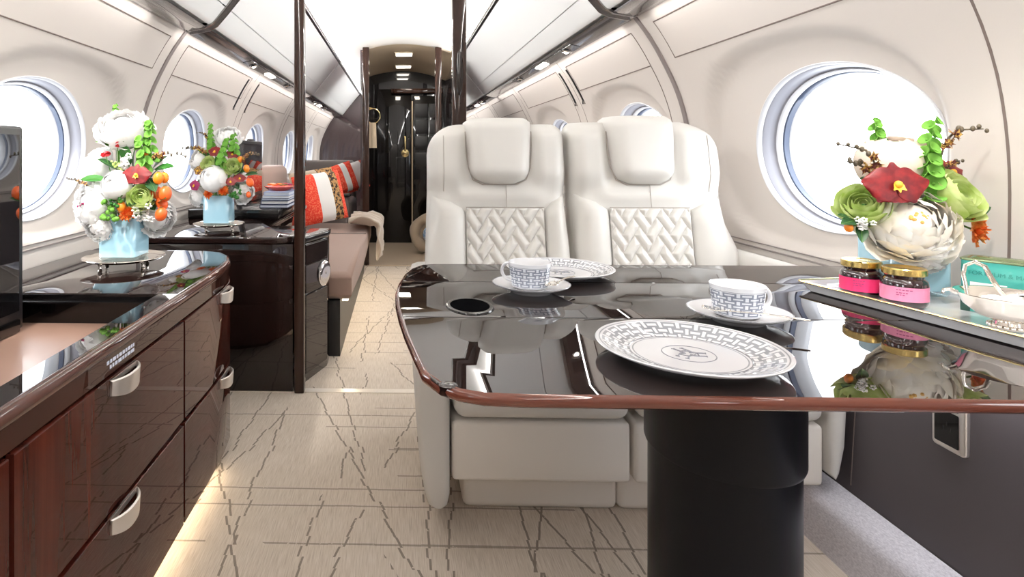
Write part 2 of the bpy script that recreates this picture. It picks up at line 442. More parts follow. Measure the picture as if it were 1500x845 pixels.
def interp(tab, x):
    if x <= tab[0][0]: return tab[0][1]
    for (a, b), (c, d) in zip(tab, tab[1:]):
        if x <= c: return b + (d-b)*(x-a)/(c-a)
    return tab[-1][1]
def hermite(tab, x):
    """smooth interpolation through a table"""
    n = len(tab)
    if x <= tab[0][0]: return tab[0][1]
    if x >= tab[-1][0]: return tab[-1][1]
    for i in range(n-1):
        if x <= tab[i+1][0]:
            x0, y0 = tab[i]; x1, y1 = tab[i+1]; h = x1-x0
            m0 = (y1-tab[i-1][1])/(x1-tab[i-1][0]) if i > 0 else (y1-y0)/h
            m1 = (tab[i+2][1]-y0)/(tab[i+2][0]-x0) if i+2 < n else (y1-y0)/h
            t_ = (x-x0)/h
            return (2*t_**3-3*t_**2+1)*y0 + (t_**3-2*t_**2+t_)*h*m0 + (-2*t_**3+3*t_**2)*y1 + (t_**3-t_**2)*h*m1
def copy_tree(o, parent=None):
    c = o.copy(); C.objects.link(c)
    if parent is not None: c.parent = parent
    for ch in list(o.children): copy_tree(ch, c)
    return c
def sstep(a, b, x):
    t_ = min(1, max(0, (x-a)/(b-a))); return t_*t_*(3-2*t_)
# ================================================================== THE CABIN SHELL
PROF = [(0.0, 1.205), (0.14, 1.215), (0.45, 1.226), (0.72, 1.232), (0.9, 1.236), (1.05, 1.234), (1.2, 1.214), (1.33, 1.174), (1.46, 1.112), (1.55, 1.060), (1.632, 1.0)]
def wx(z): return hermite(PROF, z)
ZC, WA, WB = 1.065, 0.365, 0.243           # window centre height and half sizes
Y_BACK, Y_FRONT = -2.2, 9.3
RIGHT = dict(s=1, b=[Y_BACK, -0.45, 1.237, 2.54, 3.80, 5.25, 6.7, 8.05, Y_FRONT], w=[-1.3, 0.38, 1.753, 3.09, 4.53, 5.95, 7.4, 8.7])
LEFT = dict(s=-1, b=[Y_BACK, -0.3, 1.22, 2.78, 4.30, 5.93, 7.53, Y_FRONT], w=[-1.1, 0.45, 1.99, 3.48, 5.13, 6.73, 8.33])
DISH_A, DISH_B, DISH_C = 0.52, 0.315, 1.10   # the scooped shell around each window
def dish(y, z, yc):
    zz = (z - DISH_C); b = DISH_B if zz > 0 else 0.36
    q = (abs((y-yc-0.12)/DISH_A)**2.4 + abs(zz/b)**2.4)**(1/2.4)
    return 0.028*(1 - sstep(0.90, 1.0, q))
def wall_side(cfg, name, label):
    s = cfg['s']; mb = MB()
    for (y0, y1), yc in zip(zip(cfg['b'], cfg['b'][1:]), cfg['w']):
        z0, z1 = 0.662, 1.632; 
        angs = sorted(set([2*pi*i/112 for i in range(112)] + [atan2(zz-ZC, yy-yc) % (2*pi) for yy in (y0, y1) for zz in (z0, z1)]))
        NR = 26; rings = []
        for a in angs:
            ca_, sa_ = cos(a), sin(a)
            rin = 1/sqrt((ca_/WA)**2 + (sa_/WB)**2)
            ro = min([(y1-yc)/ca_ if ca_ > 1e-9 else ((y0-yc)/ca_ if ca_ < -1e-9 else 1e9), (z1-ZC)/sa_ if sa_ > 1e-9 else ((z0-ZC)/sa_ if sa_ < -1e-9 else 1e9)])
            row = []
            for k in range(NR+1):
                r = rin + (ro-rin)*k/NR; y = yc + r*ca_; z = ZC + r*sa_
                row.append((s*(wx(z) + dish(y, z, yc)), y, z))
            rings.append(row)
        loft(mb, rings + [rings[0]], caps=False, closed=False)
    o = struct(name, mb, 'wall', label, 'wall', angle=60)
    return o
wall_side(RIGHT, 'wall_right', 'cream leather cabin sidewall with the round window beside the dining table')
wall_side(LEFT, 'wall_left', 'cream leather cabin sidewall with windows behind the low dark credenzas')

# lower sidewalls (charcoal leather) and the carpeted foot ledges
for s, nm, lb in ((1, 'wall_lower_right', 'charcoal leather lower sidewall panel under the dining table'), (-1, 'wall_lower_left', 'charcoal leather lower sidewall hidden behind the credenzas')):
    mb = MB(); zs = [0, 0.14, 0.3, 0.45, 0.6, 0.72]
    grid(mb, lambda u, v: (s*wx(0.662*v), Y_BACK + (Y_FRONT-Y_BACK)*u, 0.662*v), 24, 8)
    struct(nm, mb, 'wall_dark', lb, 'wall')
    mb = MB()
    pr = [(1.118, 0.0), (1.128, 0.05), (1.136, 0.098), (1.146, 0.117), (1.17, 0.128), (1.212, 0.142), (1.212, 0.0)]
    loft(mb, [[(s*x, y, z) for x, z in pr] for y in (Y_BACK, 0.5, 1.5, 2.5, 4.0, Y_FRONT)])
    struct('baseboard_right' if s > 0 else 'baseboard_left', mb, 'side_carpet', 'grey carpeted foot ledge along the %s lower sidewall' % ('right' if s > 0 else 'left'), 'baseboard', angle=50)
    # double trim line on the sidewall just above table height
    mb = MB()
    for z, h in ((0.728, 0.005), (0.745, 0.003)):
        loft(mb, [[(s*(wx(z)+0.004), y, z-h/2), (s*(wx(z)-0.004), y, z-h/2), (s*(wx(z)-0.004), y, z+h/2), (s*(wx(z)+0.004), y, z+h/2)] for y in (Y_BACK, Y_FRONT)])
    struct('trim_1' if s > 0 else 'trim_2', mb, 'rib', 'thin taupe double trim line low on the %s sidewall' % ('right' if s > 0 else 'left'), 'trim')

# windows: stepped white reveal, blue-grey gasket, inner ring and pane
def window(n, s, yc, label):
    e = bpy.data.objects.new('window_%d' % n, None); C.objects.link(e); e.location = (s*1.23, yc, ZC)
    e['kind'] = 'structure'; e['label'] = label; e['category'] = 'window'
    N = 72
    def ring(k, dx):
        return [(s*(wx(ZC + WB*k*sin(2*pi*i/N)) + dish(yc + WA*k*cos(2*pi*i/N), ZC + WB*k*sin(2*pi*i/N), yc) + dx), yc + WA*k*cos(2*pi*i/N), ZC + WB*k*sin(2*pi*i/N)) for i in range(N)]
    def band(name, steps, m):
        mb = MB(); loft(mb, [ring(k, d) for k, d in steps], caps=False); o = obj(name, mb, m, e, angle=50); return o
    band('reveal', [(1.015, 0.002), (1.012, -0.003), (1.0, -0.005), (0.985, -0.002), (0.978, 0.010)], 'white_plastic')
    band('inner_ring', [(0.978, 0.010), (0.970, 0.012), (0.962, 0.030), (0.945, 0.048), (0.935, 0.050)], 'reveal_soft')
    band('middle_ring', [(0.935, 0.050), (0.925, 0.046), (0.905, 0.050), (0.898, 0.062)], 'white_plastic')
    band('gasket', [(0.898, 0.062), (0.884, 0.064), (0.880, 0.080)], 'reveal_grey')
    band('shade_track', [(0.880, 0.080), (0.865, 0.084), (0.845, 0.112), (0.835, 0.125)], 'white_plastic')
    mb = MB(); r = ring(0.845, 0.112); mb.add(r, [tuple(range(N))]); obj('pane', mb, 'pane', e)
n = 0
ordn = ['beside the dining table', 'behind the double seat', 'past the double seat', 'fourth along', 'fifth along', 'at the far end']
for cfg, side in ((RIGHT, 'right'), (LEFT, 'left')):
    for i, yc in enumerate(cfg['w']):
        n += 1
        if side == 'right':
            lb = ['oval window on the right behind the viewpoint, aft one', 'oval window on the right just behind the viewpoint', 'large oval window right of the cream seats, behind the flowers', 'oval window peeking over the right headrest', 'oval window barely showing between the two headrests', 'fourth oval window along the right wall, hidden by the seat', 'fifth oval window along the right wall, hidden by the seat', 'last oval window along the right wall, hidden by the seat'][i]
        else:
            lb = ['oval window on the left behind the viewpoint, aft one', 'oval window on the left just behind the viewpoint', 'large oval window behind the near black monitor', 'oval window between the two flower vases', 'narrow oval window behind the far black monitor', 'oval window above the stack of books', 'narrow oval window just past the dark left post'][i]
        window(n, cfg['s'], yc, lb)

# floor
mb = MB(); box(mb, -1.3, 1.3, Y_BACK, 2.60, -0.04, 0.0); struct('floor', mb, 'carpet', 'beige woven carpet with thin dark crossing lines in the dining zone', 'floor')
mb = MB(); box(mb, -1.3, 1.3, 2.64, Y_FRONT, -0.04, 0.0); struct('floor_forward', mb, 'carpet', 'beige lined carpet running beyond the metal threshold past the sofa', 'floor')
mb = MB(); box(mb, -1.3, 1.3, 2.60, 2.64, -0.04, 0.004); struct('trim_3', mb, 'metal_thr', 'brushed metal threshold strip across the aisle carpet', 'trim')
mb = MB(); box(mb, -0.34, 0.55, 5.54, 6.95, 0.0, 0.012); struct('floor_vestibule', mb, 'beige_floor', 'glossy beige floor in front of the far dark door', 'floor')

# ceiling: lining behind the bins and the white vault
CE = [(-1.04, 1.60), (-1.02, 1.9), (-0.64, 1.985), (-0.60, 1.992), (-0.50, 2.012), (-0.36, 2.045), (-0.2, 2.068), (0, 2.080), (0.2, 2.068), (0.36, 2.045), (0.50, 2.012), (0.60, 1.992), (0.64, 1.985), (1.02, 1.9), (1.04, 1.60)]
mb = MB(); loft(mb, [[(x, y, z) for x, z in CE] for y in (Y_BACK, 3, Y_FRONT)], caps=False, closed=False)
struct('ceiling', mb, 'ceil', 'bright white vaulted cabin ceiling between the overhead bins', 'ceiling', angle=60)
mb = MB(); box(mb, -1.35, 1.35, Y_BACK-0.05, Y_BACK, -0.04, 2.12); struct('wall_back', mb, 'wall', 'cream bulkhead behind the viewpoint', 'wall')
mb = MB(); box(mb, -1.35, 1.35, Y_FRONT, Y_FRONT+0.05, -0.04, 2.12); struct('wall_front', mb, 'plum', 'dark plum lacquer bulkhead at the far end of the cabin', 'wall')

# overhead bin section ends / frames, bins, service panels
FACE = [(0.882, 1.651), (0.870, 1.654), (0.857, 1.666), (0.832, 1.697), (0.803, 1.732)]
DOOR = [(0.800, 1.736), (0.760, 1.790), (0.712, 1.848), (0.660, 1.910), (0.606, 1.972)]
def sect(mb, pts, s, y0, y1, ch=0.006):
    """closed profile run along y with softened ends"""
    cx = sum(p[0] for p in pts)/len(pts); cz = sum(p[1] for p in pts)/len(pts)
    def rr(k, y): return [(s*(cx+(x-cx)*k), y, cz+(z-cz)*k) for x, z in pts]
    loft(mb, [rr(0.96, y0), rr(1.0, y0+ch), rr(1.0, y1-ch), rr(0.96, y1)])
def thick(pts, d):
    out = []
    for x, z in reversed(pts): out.append((x + d*0.75, z + d*0.66))
    return pts + out
binlabels = {(1, 0): 'white overhead bin at the top edge above the dining table', (1, 1): 'long white overhead bin above the cream double seat', (1, 2): 'white overhead bin on the right beyond the dark post',
             (-1, 0): 'white overhead bin above the near left window', (-1, 1): 'long white overhead bin above the flower vases and books', (-1, 2): 'white overhead bin at the far left end, past the dark post'}
psulabels = {(1, 0): 'smoked gloss service panel above the dining table window', (1, 1): 'smoked gloss service panel with lights above the cream double seat', (1, 2): 'smoked gloss service panel on the far right wall',
             (-1, 0): 'smoked gloss service panel above the near left window', (-1, 1): 'smoked gloss service panel with lights above the flower vases', (-1, 2): 'smoked gloss service panel with lights at the far left end'}
ADDED_READING = []
for s, yr in ((1, 2.54), (-1, 2.78)):
    for k, (y0, y1) in enumerate(((Y_BACK+0.02, yr-0.042), (yr+0.036, 6.06), (6.085, Y_FRONT-0.02))):
        e = thing('overhead_bin', binlabels[(s, k)], 'overhead bin', (s*0.85, (y0+y1)/2, 1.64), 'white overhead bins along the %s side' % ('right' if s > 0 else 'left'))
        mb = MB(); sect(mb, [(0.885, 1.655), (0.80, 1.755), (0.64, 1.945), (0.70, 1.955), (0.985, 1.88), (0.985, 1.66)], s, y0+0.004, y1-0.004); obj('body', mb, 'bin', e)
        mb = MB(); sect(mb, thick(FACE, 0.02), s, y0, y1); obj('lower_lip', mb, 'bin', e)
        mb = MB(); sect(mb, thick(DOOR, 0.02), s, y0, y1); obj('door', mb, 'bin', e)
        mb = MB(); sect(mb, [(0.604, 1.972), (0.590, 1.980), (0.592, 1.992), (0.610, 1.992), (0.625, 1.975)], s, y0, y1, 0.001); obj('edge_trim', mb, 'blackmat', e)
        p = thing('service_panel', psulabels[(s, k)], 'service panel', (s*0.95, (y0+y1)/2, 1.62), 'smoked service panels along the %s side' % ('right' if s > 0 else 'left'))
        mb = MB(); sect(mb, [(1.0, 1.622), (0.975, 1.620), (0.910, 1.6335), (0.893, 1.640), (0.897, 1.646), (0.985, 1.648)], s, y0-(0.0 if k else 0), y1, 0.002); obj('panel', mb, 'psu', p)
        if k == 0:  # reading lights added to the near panels to light the flowers
            for yy in ((0.52, 1.0) if s > 0 else (0.9, 1.45)):
                tilt = Matrix.Translation((s*0.942, yy, 1.6225)) @ Matrix.Rotation(s*0.20, 4, 'Y')
                mb = MB(); lathe(mb, [(0.012, 0.006), (0.030, 0.004), (0.032, -0.004), (0.024, -0.010), (0.017, -0.008), (0.015, 0.0)], 24, m=tilt); rg = obj('reading_light', mb, 'chrome', p)
                mb = MB(); ball(mb, (0, 0, -0.002), 0.014, n=12, k=6); mb.xf(tilt); obj('lens', mb, 'lamp', rg)
                ADDED_READING.append((s, yy))
        if k:
            ys = [(3.35, 'spot'), (3.92, 'bar'), (4.6, 'vent')] if k == 1 else [(6.7, 'spot'), (7.1, 'bar'), (7.6, 'vent')]
            if s < 0 and k == 1: ys = [(3.85, 'spot'), (4.35, 'bar'), (5.0, 'vent')]
            mb = MB(); sect(mb, [(0.970, 1.6185), (0.915, 1.6295), (0.915, 1.634), (0.970, 1.623)], s, ys[0][0]-0.16, ys[2][0]+0.2, 0.002); obj('light_bezel', mb, 'black', p)
            for yy, kind in ys:
                tilt = Matrix.Translation((s*0.942, yy, 1.6225)) @ Matrix.Rotation(s*0.20, 4, 'Y')
                if kind == 'bar':
                    mb = MB(); box(mb, -0.018, 0.018, -0.11, 0.11, -0.004, 0.004); mb.xf(tilt); obj('lit_lens', mb, 'lamp', p)
                else:
                    mb = MB(); lathe(mb, [(0.012, 0.006), (0.030, 0.004), (0.032, -0.004), (0.024, -0.010), (0.017, -0.008), (0.015, 0.0)], 24, m=tilt); rg = obj('reading_light' if kind == 'spot' else 'air_nozzle', mb, 'chrome', p)
                    mb = MB(); ball(mb, (0, 0, -0.002), 0.014, n=12, k=6); mb.xf(tilt); obj('lens' if kind == 'spot' else 'nozzle_tip', mb, 'lamp' if kind == 'spot' else 'blackmat', rg)
    mb = MB(); q = [(x+0.012, z+0.011) for x, z in FACE + DOOR]; loft(mb, [[(s*x, y, z) for x, z in q + [(a_+0.02, b_+0.02) for a_, b_ in reversed(q)]] for y in (6.055, 6.09)]); struct('trim_16' if s > 0 else 'trim_17', mb, 'blackmat', 'dark seam between the overhead bins halfway down the %s side' % ('right' if s > 0 else 'left'), 'trim')
    # gunmetal frame between the bins and the curved rib on the wall
    pts = [(1.0, 1.632), (0.985, 1.618), (0.90, 1.634), (0.862, 1.654), (0.815, 1.708), (0.73, 1.812), (0.645, 1.915), (0.596, 1.980)]
    mb = MB()
    for ya, yb, d in ((yr-0.041, yr+0.035, 0.010), (yr-0.041, yr-0.031, 0.0), (yr+0.025, yr+0.035, 0.0)):
        q = [(x + d*0.7, z + d*0.7) for x, z in pts]; q2 = [(x + 0.03, z + 0.03) for x, z in reversed(pts)]
        loft(mb, [[(s*x, y, z) for x, z in q + q2] for y in (ya, yb)])
    struct('trim_4' if s > 0 else 'trim_5', mb, 'gun', 'gunmetal frame between two white overhead bins on the %s' % ('right' if s > 0 else 'left'), 'trim')
    mb = MB()
    zs = [0.67 + (1.625-0.67)*i/30 for i in range(31)]
    loft(mb, [[(s*(wx(z)+0.012), yr-0.014, z), (s*(wx(z)-0.007), yr-0.014, z), (s*(wx(z)-0.007), yr+0.014, z), (s*(wx(z)+0.012), yr+0.014, z)] for z in zs])
    struct('trim_6' if s > 0 else 'trim_7', mb, 'rib', 'curved taupe rib on the sidewall below the %s bin frame' % ('right' if s > 0 else 'left'), 'trim')
    mb = MB()
    for (ya, yb, lo) in [(b_, b_, 0) for b_ in (RIGHT if s > 0 else LEFT)['b'][1:-1] if abs(b_-yr) > 0.1]:
        loft(mb, [[(s*(wx(z)+0.004), ya-0.0032, z), (s*(wx(z)-0.0006), ya-0.0032, z), (s*(wx(z)-0.0006), ya+0.0032, z), (s*(wx(z)+0.004), ya+0.0032, z)] for z in zs])
    # fine grooves of the removable panel above each window
    cfg = RIGHT if s > 0 else LEFT
    for (y0, y1), yc in zip(zip(cfg['b'], cfg['b'][1:]), cfg['w']):
        ya, yb = y0+0.13, y1-0.10
        for z in (1.44, 1.585):
            q = [(s*(wx(z)+dish(ya+(yb-ya)*i/20, z, yc)-0.0002), ya+(yb-ya)*i/20, z) for i in range(21)]; tube(mb, q, 0.0026, 5)
        for y in ((ya, yb) if y0 > yr-0.1 else (yb,)):
            zl = 0.70 if y == ya else 1.44; q = [(s*(wx(zl+(1.585-zl)*i/40)+dish(y, zl+(1.585-zl)*i/40, yc)-0.0002), y, zl+(1.585-zl)*i/40) for i in range(41)]; tube(mb, q, 0.0020, 5)
    struct('trim_8' if s > 0 else 'trim_9', mb, 'groove', 'fine panel seams on the %s cream sidewall' % ('right' if s > 0 else 'left'), 'trim')
    # two slim vertical slots each side
    yb = 3.80 if s > 0 else 4.30
    for j, dy in enumerate((-0.075, 0.085) if s > 0 else (-0.16, 0.14)):
        mb = MB(); zz = [1.36 + 0.21*i/8 for i in range(9)]
        loft(mb, [[(s*(wx(z)+0.004), yb+dy-0.011, z), (s*(wx(z)-0.005), yb+dy-0.011, z), (s*(wx(z)-0.005), yb+dy+0.011, z), (s*(wx(z)+0.004), yb+dy+0.011, z)] for z in zz])
        o = obj('wall_slot', mb, 'blackmat', None); tag(o, '%s of the two slim dark slots high on the %s sidewall' % ('nearer' if j == 0 else 'farther', 'right' if s > 0 else 'left'), 'slot', 'slim dark slots on the %s sidewall' % ('right' if s > 0 else 'left'))
        mb = MB(); z = 1.37; box(mb, s*(wx(z))-0.009, s*(wx(z))+0.004, yb+dy-0.012, yb+dy+0.012, z-0.012, z+0.006); obj('end_stop', mb, 'gun', o)

# the slim posts of the two see-through dividers
def post(name, x0, x1, y0, y1, z1, label, inlay=False):
    mb = MB(); rbox(mb, x0, x1, y0, y1, 0.0, z1, 0.006, 2); o = struct(name, mb, 'wood_post', label, 'post')
    if inlay:
        mb = MB(); st = mb.mark(); ball(mb, ((x0+x1)/2, y0, 1.40), 0.016, 0.004, 0.10, 16, 10); obj('oval_inlay', mb, 'wood_dark', o)
post('trim_10', -0.455, -0.411, 2.585, 2.632, 2.03, 'slim dark wood post standing at the end of the far left credenza')
post('trim_11', 0.236, 0.297, 2.585, 2.64, 2.06, 'slim dark wood post rising behind the left cream seat', True)
post('trim_12', -0.332, -0.270, 5.54, 5.60, 2.045, 'reddish wood post on the left of the far dark doorway')
post('trim_13', 0.345, 0.405, 5.54, 5.60, 2.045, 'dark wood post on the right of the far dark doorway')

SPOTS = []
# far vestibule: vault with two lights, side walls and the dark lacquer door
mb = MB(); grid(mb, lambda u, v: (-0.34 + 0.89*u, 5.55 + 1.4*v, 2.072 - 0.062*v - 0.055*((u-0.43)/0.40)**2), 16, 6)
struct('ceiling_vestibule', mb, 'beige_lam', 'beige vaulted ceiling over the far doorway', 'ceiling')
for y, lb in ((5.98, 'nearer'), (6.62, 'farther')):
    t_ = thing('ceiling_light', '%s of the two small lit rectangles over the far doorway' % lb, 'ceiling light', (0.06, y, 2.055 if y < 6.3 else 2.02), 'ceiling lights over the far doorway')
    z = 2.072 - 0.062*(y-5.55)/1.4
    mb = MB(); rbox(mb, -0.035, 0.155, y-0.10, y+0.10, z-0.008, z+0.004, 0.003, 2); obj('frame', mb, 'beige_lam', t_)
    mb = MB(); rbox(mb, -0.02, 0.14, y-0.08, y+0.08, z-0.012, z-0.004, 0.003, 2); obj('lens', mb, 'lamp', t_)
    SPOTS.append((0.06, y, z-0.016))
for x, lb in ((-0.336, 'left'), (0.55, 'right')):
    mb = MB(); box(mb, x-0.02 if x < 0 else x, x if x < 0 else x+0.02, 5.6, 6.95, 0, 2.03); struct('wall_vestibule_' + lb, mb, 'plum', 'dark lacquer side wall of the far doorway, %s side' % lb, 'wall')
dr = bpy.data.objects.new('door_1', None); C.objects.link(dr); dr.location = (0.06, 6.9, 0); dr['kind'] = 'structure'; dr['label'] = 'black lacquer door with gold handle at the end of the aisle'; dr['category'] = 'door'
mb = MB(); box(mb, -0.336, 0.56, 6.93, 6.96, 0.0, 2.03); obj('surround', mb, 'black', dr)
mb = MB(); prism(mb, [(-0.24, 0.02), (0.155, 0.02), (0.155, 1.80), (-0.24, 1.80)], 0, 0.03, 0.006, m=Matrix.Translation((0, 6.935, 0)) @ Matrix.Rotation(pi/2, 4, 'X')); obj('leaf', mb, 'black', dr)
mb = MB(); rbox(mb, 0.175, 0.54, 6.905, 6.935, 0.02, 1.72, 0.006); obj('side_panel', mb, 'black', dr)
mb = MB(); box(mb, 0.158, 0.172, 6.90, 6.93, 0.02, 1.66); obj('edge_strip', mb, 'beige_lam', dr)
mb = MB(); rbox(mb, -0.08, 0.52, 6.84, 6.93, 1.745, 1.80, 0.008); obj('lintel', mb, 'wood_post', dr)
mb = MB(); rbox(mb, 0.072, 0.094, 6.86, 6.88, 1.08, 1.25, 0.006); lathe(mb, [(0.003, -0.012), (0.045, -0.010), (0.045, 0.004), (0.003, 0.012)], 20, m=Matrix.Translation((0.083, 6.885, 1.055)) @ Matrix.Rotation(pi/2, 4, 'X')); obj('handle', mb, 'gold', dr)
for i in range(4):
    for j in range(2):
        mb = MB(); rbox(mb, 0.20+0.165*j, 0.345+0.165*j, 6.895, 6.91, 0.9+0.19*i, 1.06+0.19*i, 0.004); obj('inset_panel', mb, 'blackmat', dr)
tw = thing('towel_ring', 'gold towel ring hanging left of the far black door', 'towel ring', (-0.26, 6.0, 1.43))
mb = MB(); tube(mb, [(-0.256+0.074*cos(a), 6.0, 1.43+0.074*sin(a)) for a in [2*pi*i/28 for i in range(28)]], 0.006, 8, True); obj('ring', mb, 'gold', tw)
mb = MB(); tube(mb, [(-0.336, 6.0, 1.512), (-0.30, 6.0, 1.514), (-0.256, 6.0, 1.506)], [0.018, 0.008, 0.007], 10); obj('mount', mb, 'gold', tw)
mb = MB()
def tow(u, v):
    a = u*2*pi; x = 0.052*cos(a); y = 0.016*sin(a)*(1+0.3*sin(90*x))
    return (-0.266 + x*(0.85+0.15*v), 6.0 + y, 1.362 - 0.255*v)
grid(mb, tow, 28, 8); rt = obj('hanging_towel', mb, 'towel', None); tag(rt, 'cream hand towel hanging from the gold ring by the far door', 'towel')
# ================================================================== LEFT CREDENZAS
# near credenza with drawers, counter with a sunken tray
CX = -0.575
def offs(path, d):
    out = []
    for i, p in enumerate(path):
        a = Vector(path[max(i-1, 0)]); b = Vector(path[min(i+1, len(path)-1)]); t_ = (b-a).normalized()
        out.append((p[0] + t_.y*d, p[1] - t_.x*d))
    return out
base = [(CX, 1.62), (CX, 1.80), (-0.578, 1.95), (-0.590, 2.07), (-0.618, 2.17), (-0.668, 2.245), (-0.745, 2.282), (-0.84, 2.288)]
cr = thing('credenza', 'near glossy mahogany credenza with silver drawer pulls along the left wall', 'cabinet', (-0.9, 1.0, 0))
mb = MB(); prism(mb, [(-1.19, -0.6), (CX-0.014, -0.6)] + offs(base, -0.014) + [(-1.19, 2.274)], 0.05, 0.59); 
mb2 = MB(); prism(mb, [(-1.19, -0.6), (CX-0.06, -0.6), (CX-0.06, 1.95), (-0.68, 2.16), (-0.80, 2.23), (-1.19, 2.23)], 0.0, 0.06); obj('body', mb, 'wood_z', cr, angle=30)
def front(path, z0, z1, th=0.013):
    mb = MB(); inn = offs(path, -th)
    prism(mb, path + inn[::-1], z0, z1, 0.003, 2); return mb
def pull(y, z, parent, x=None, ang=0.0):
    mb = MB(); L, H = 0.060, 0.041
    rings = []
    for i in range(17):
        u = -1 + i/8; d = 0.020*(1-abs(u)**2.6); th = 0.004
        rings.append([(d+0.001, u*L, 0), (d+0.005, u*L, -0.002), (d*0.92+0.004, u*L, -H*(0.75+0.25*(1-u*u))), (d*0.92, u*L, -H*(0.75+0.25*(1-u*u))), (d*0.9, u*L, -0.004)])
    loft(mb, rings)
    box(mb, -0.004, 0.002, -L, L, -0.010, 0.0)
    mb.xf(Matrix.Translation((x if x is not None else CX, y, z)) @ Matrix.Rotation(ang, 4, 'Z'))
    obj('pull', mb, 'nickel', parent, angle=35)
for y0, y1 in ((-0.45, 0.115), (0.127, 0.862), (0.874, 1.577)):
    for z0, z1 in ((0.052, 0.322), (0.334, 0.600)):
        d = obj('drawer', front([(CX, y0), (CX, (y0+y1)/2), (CX, y1)], z0, z1), 'wood_z', cr, angle=30)
        if y1 > 0.3: pull((y0+y1)/2 + 0.005, z1-0.004, d)
pc = [(CX, 1.589)] + base[1:]
for z0, z1 in ((0.052, 0.322), (0.334, 0.600)):
    d = obj('drawer', front(pc, z0, z1), 'wood_z', cr, angle=30); pull(1.97, z1-0.004, d, -0.578, 0.03)
mb = MB(); box(mb, CX-0.058, CX-0.012, -0.5, 1.95, 0.040, 0.048); obj('floor_light_strip', mb, 'led', cr)
path = [(CX+0.0, -0.6)] + base + [(-1.19, 2.288)]
mb = MB(); prism(mb, offs([(CX, -0.6)] + base, -0.004) + offs([(CX, -0.6)] + base, -0.02)[::-1], 0.606, 0.645); obj('apron', mb, 'wood_y', cr, angle=30)
mb = MB()
for k, z in enumerate((0.632, 0.621)):
    yy = 1.165 + 0.012*k
    while yy < 1.285:
        w = 0.006 + 0.010*R.random(); box(mb, CX-0.0045, CX-0.0032, yy, min(yy+w, 1.287), z-0.0035, z+0.0035); yy += w + 0.004
obj('placard_lettering', mb, 'print_white', cr)
# counter
cpath = [(-0.585, -0.6), (-0.585, 1.60)] + [(x-0.010, y) for x, y in base[1:]]
ct = [(-0.590, 1.572), (-0.590, 1.80), (-0.594, 1.95), (-0.606, 2.07), (-0.634, 2.165), (-0.68, 2.235), (-0.75, 2.27), (-0.84, 2.275), (-1.205, 2.275), (-1.205, 1.572)]
mb = MB(); prism(mb, ct, 0.645, 0.675, 0.002, 1)
box(mb, -0.640, -0.590, -0.6, 1.572, 0.645, 0.675); box(mb, -1.205, -1.03, -0.6, 1.572, 0.645, 0.675); box(mb, -1.03, -0.64, -0.6, -0.1, 0.645, 0.675)
obj('counter_top', mb, 'counter', cr, angle=30)
ep = [(-0.588, -0.6), (-0.588, 0.5), (-0.588, 1.572), (-0.588, 1.80), (-0.592, 1.95), (-0.604, 2.07), (-0.631, 2.165), (-0.677, 2.237), (-0.75, 2.273), (-0.84, 2.278), (-1.2, 2.278)]
mb = MB(); tube(mb, [(x, y, 0.6585) for x, y in ep], 0.0165, 12); obj('edge_moulding', mb, 'edge_y', cr, angle=60)
mb = MB(); box(mb, -1.034, -0.636, 1.566, 1.574, 0.592, 0.672); box(mb, -0.646, -0.638, -0.1, 1.57, 0.592, 0.672); box(mb, -1.036, -1.028, -0.1, 1.57, 0.592, 0.672)
box(mb, -1.03, -0.64, 1.535, 1.566, 0.655, 0.660)
obj('tray_surround', mb, 'black', cr)
mb = MB(); box(mb, -1.03, -0.64, -0.1, 1.566, 0.590, 0.596); obj('tray_lining', mb, 'tan_leather', cr)

# pop-up monitors
def monitor(x, y0, y1, z0, z1, label):
    t_ = thing('monitor', label, 'monitor', (x, (y0+y1)/2, z0), 'pop-up monitors along the left wall')
    mb = MB(); rbox(mb, x-0.032, x, y0, y1, z0, z1, 0.008, 3); obj('housing', mb, 'blackmat', t_)
    mb = MB(); box(mb, x-0.001, x+0.0025, y0+0.022, y1-0.022, z0+0.05, z1-0.022); obj('screen', mb, 'screen', t_)
    mb = MB(); rbox(mb, x-0.036, x+0.006, y0+0.06, y1-0.02, z0-0.004, z0+0.03, 0.005, 2); obj('base_rail', mb, 'black', t_)
    mb = MB(); rbox(mb, x-0.03, x-0.004, y0+0.25, y0+0.36, z1-0.002, z1+0.012, 0.004, 2); obj('camera_bar', mb, 'blackmat', t_)
monitor(-0.965, 0.66, 1.505, 0.601, 1.120, 'glossy black monitor at the left edge beside the near window')

# far credenza behind the post
c2 = thing('credenza', 'black lacquer credenza under the second flower vase, beside the dark post', 'cabinet', (-0.85, 3.2, 0))
mb = MB(); prism(mb, [(-1.19, 2.60), (-0.463, 2.60), (-0.463, 2.98), (-0.665, 3.0), (-0.665, 4.22), (-1.19, 4.22)], 0.0, 0.652, 0.004, 2); obj('body', mb, 'wood_dark', c2, angle=30)
o2 = [(-1.20, 2.585)] + [(-0.53 + 0.068*sin(a), 2.653 - 0.068*cos(a)) for a in [pi/2*i/6 for i in range(7)]] + [(-0.462, 2.99), (-0.655, 3.01), (-0.655, 4.24), (-1.20, 4.24)]
mb = MB(); prism(mb, o2, 0.655, 0.684, 0.006, 3); obj('counter_top', mb, 'counter', c2, angle=40)
mb = MB(); rbox(mb, -1.18, -0.668, 3.30, 4.22, 0.684, 0.737, 0.006, 2); obj('raised_shelf', mb, 'black', c2)
monitor(-0.965, 3.62, 4.20, 0.741, 1.135, 'black monitor standing behind the second flower vase')
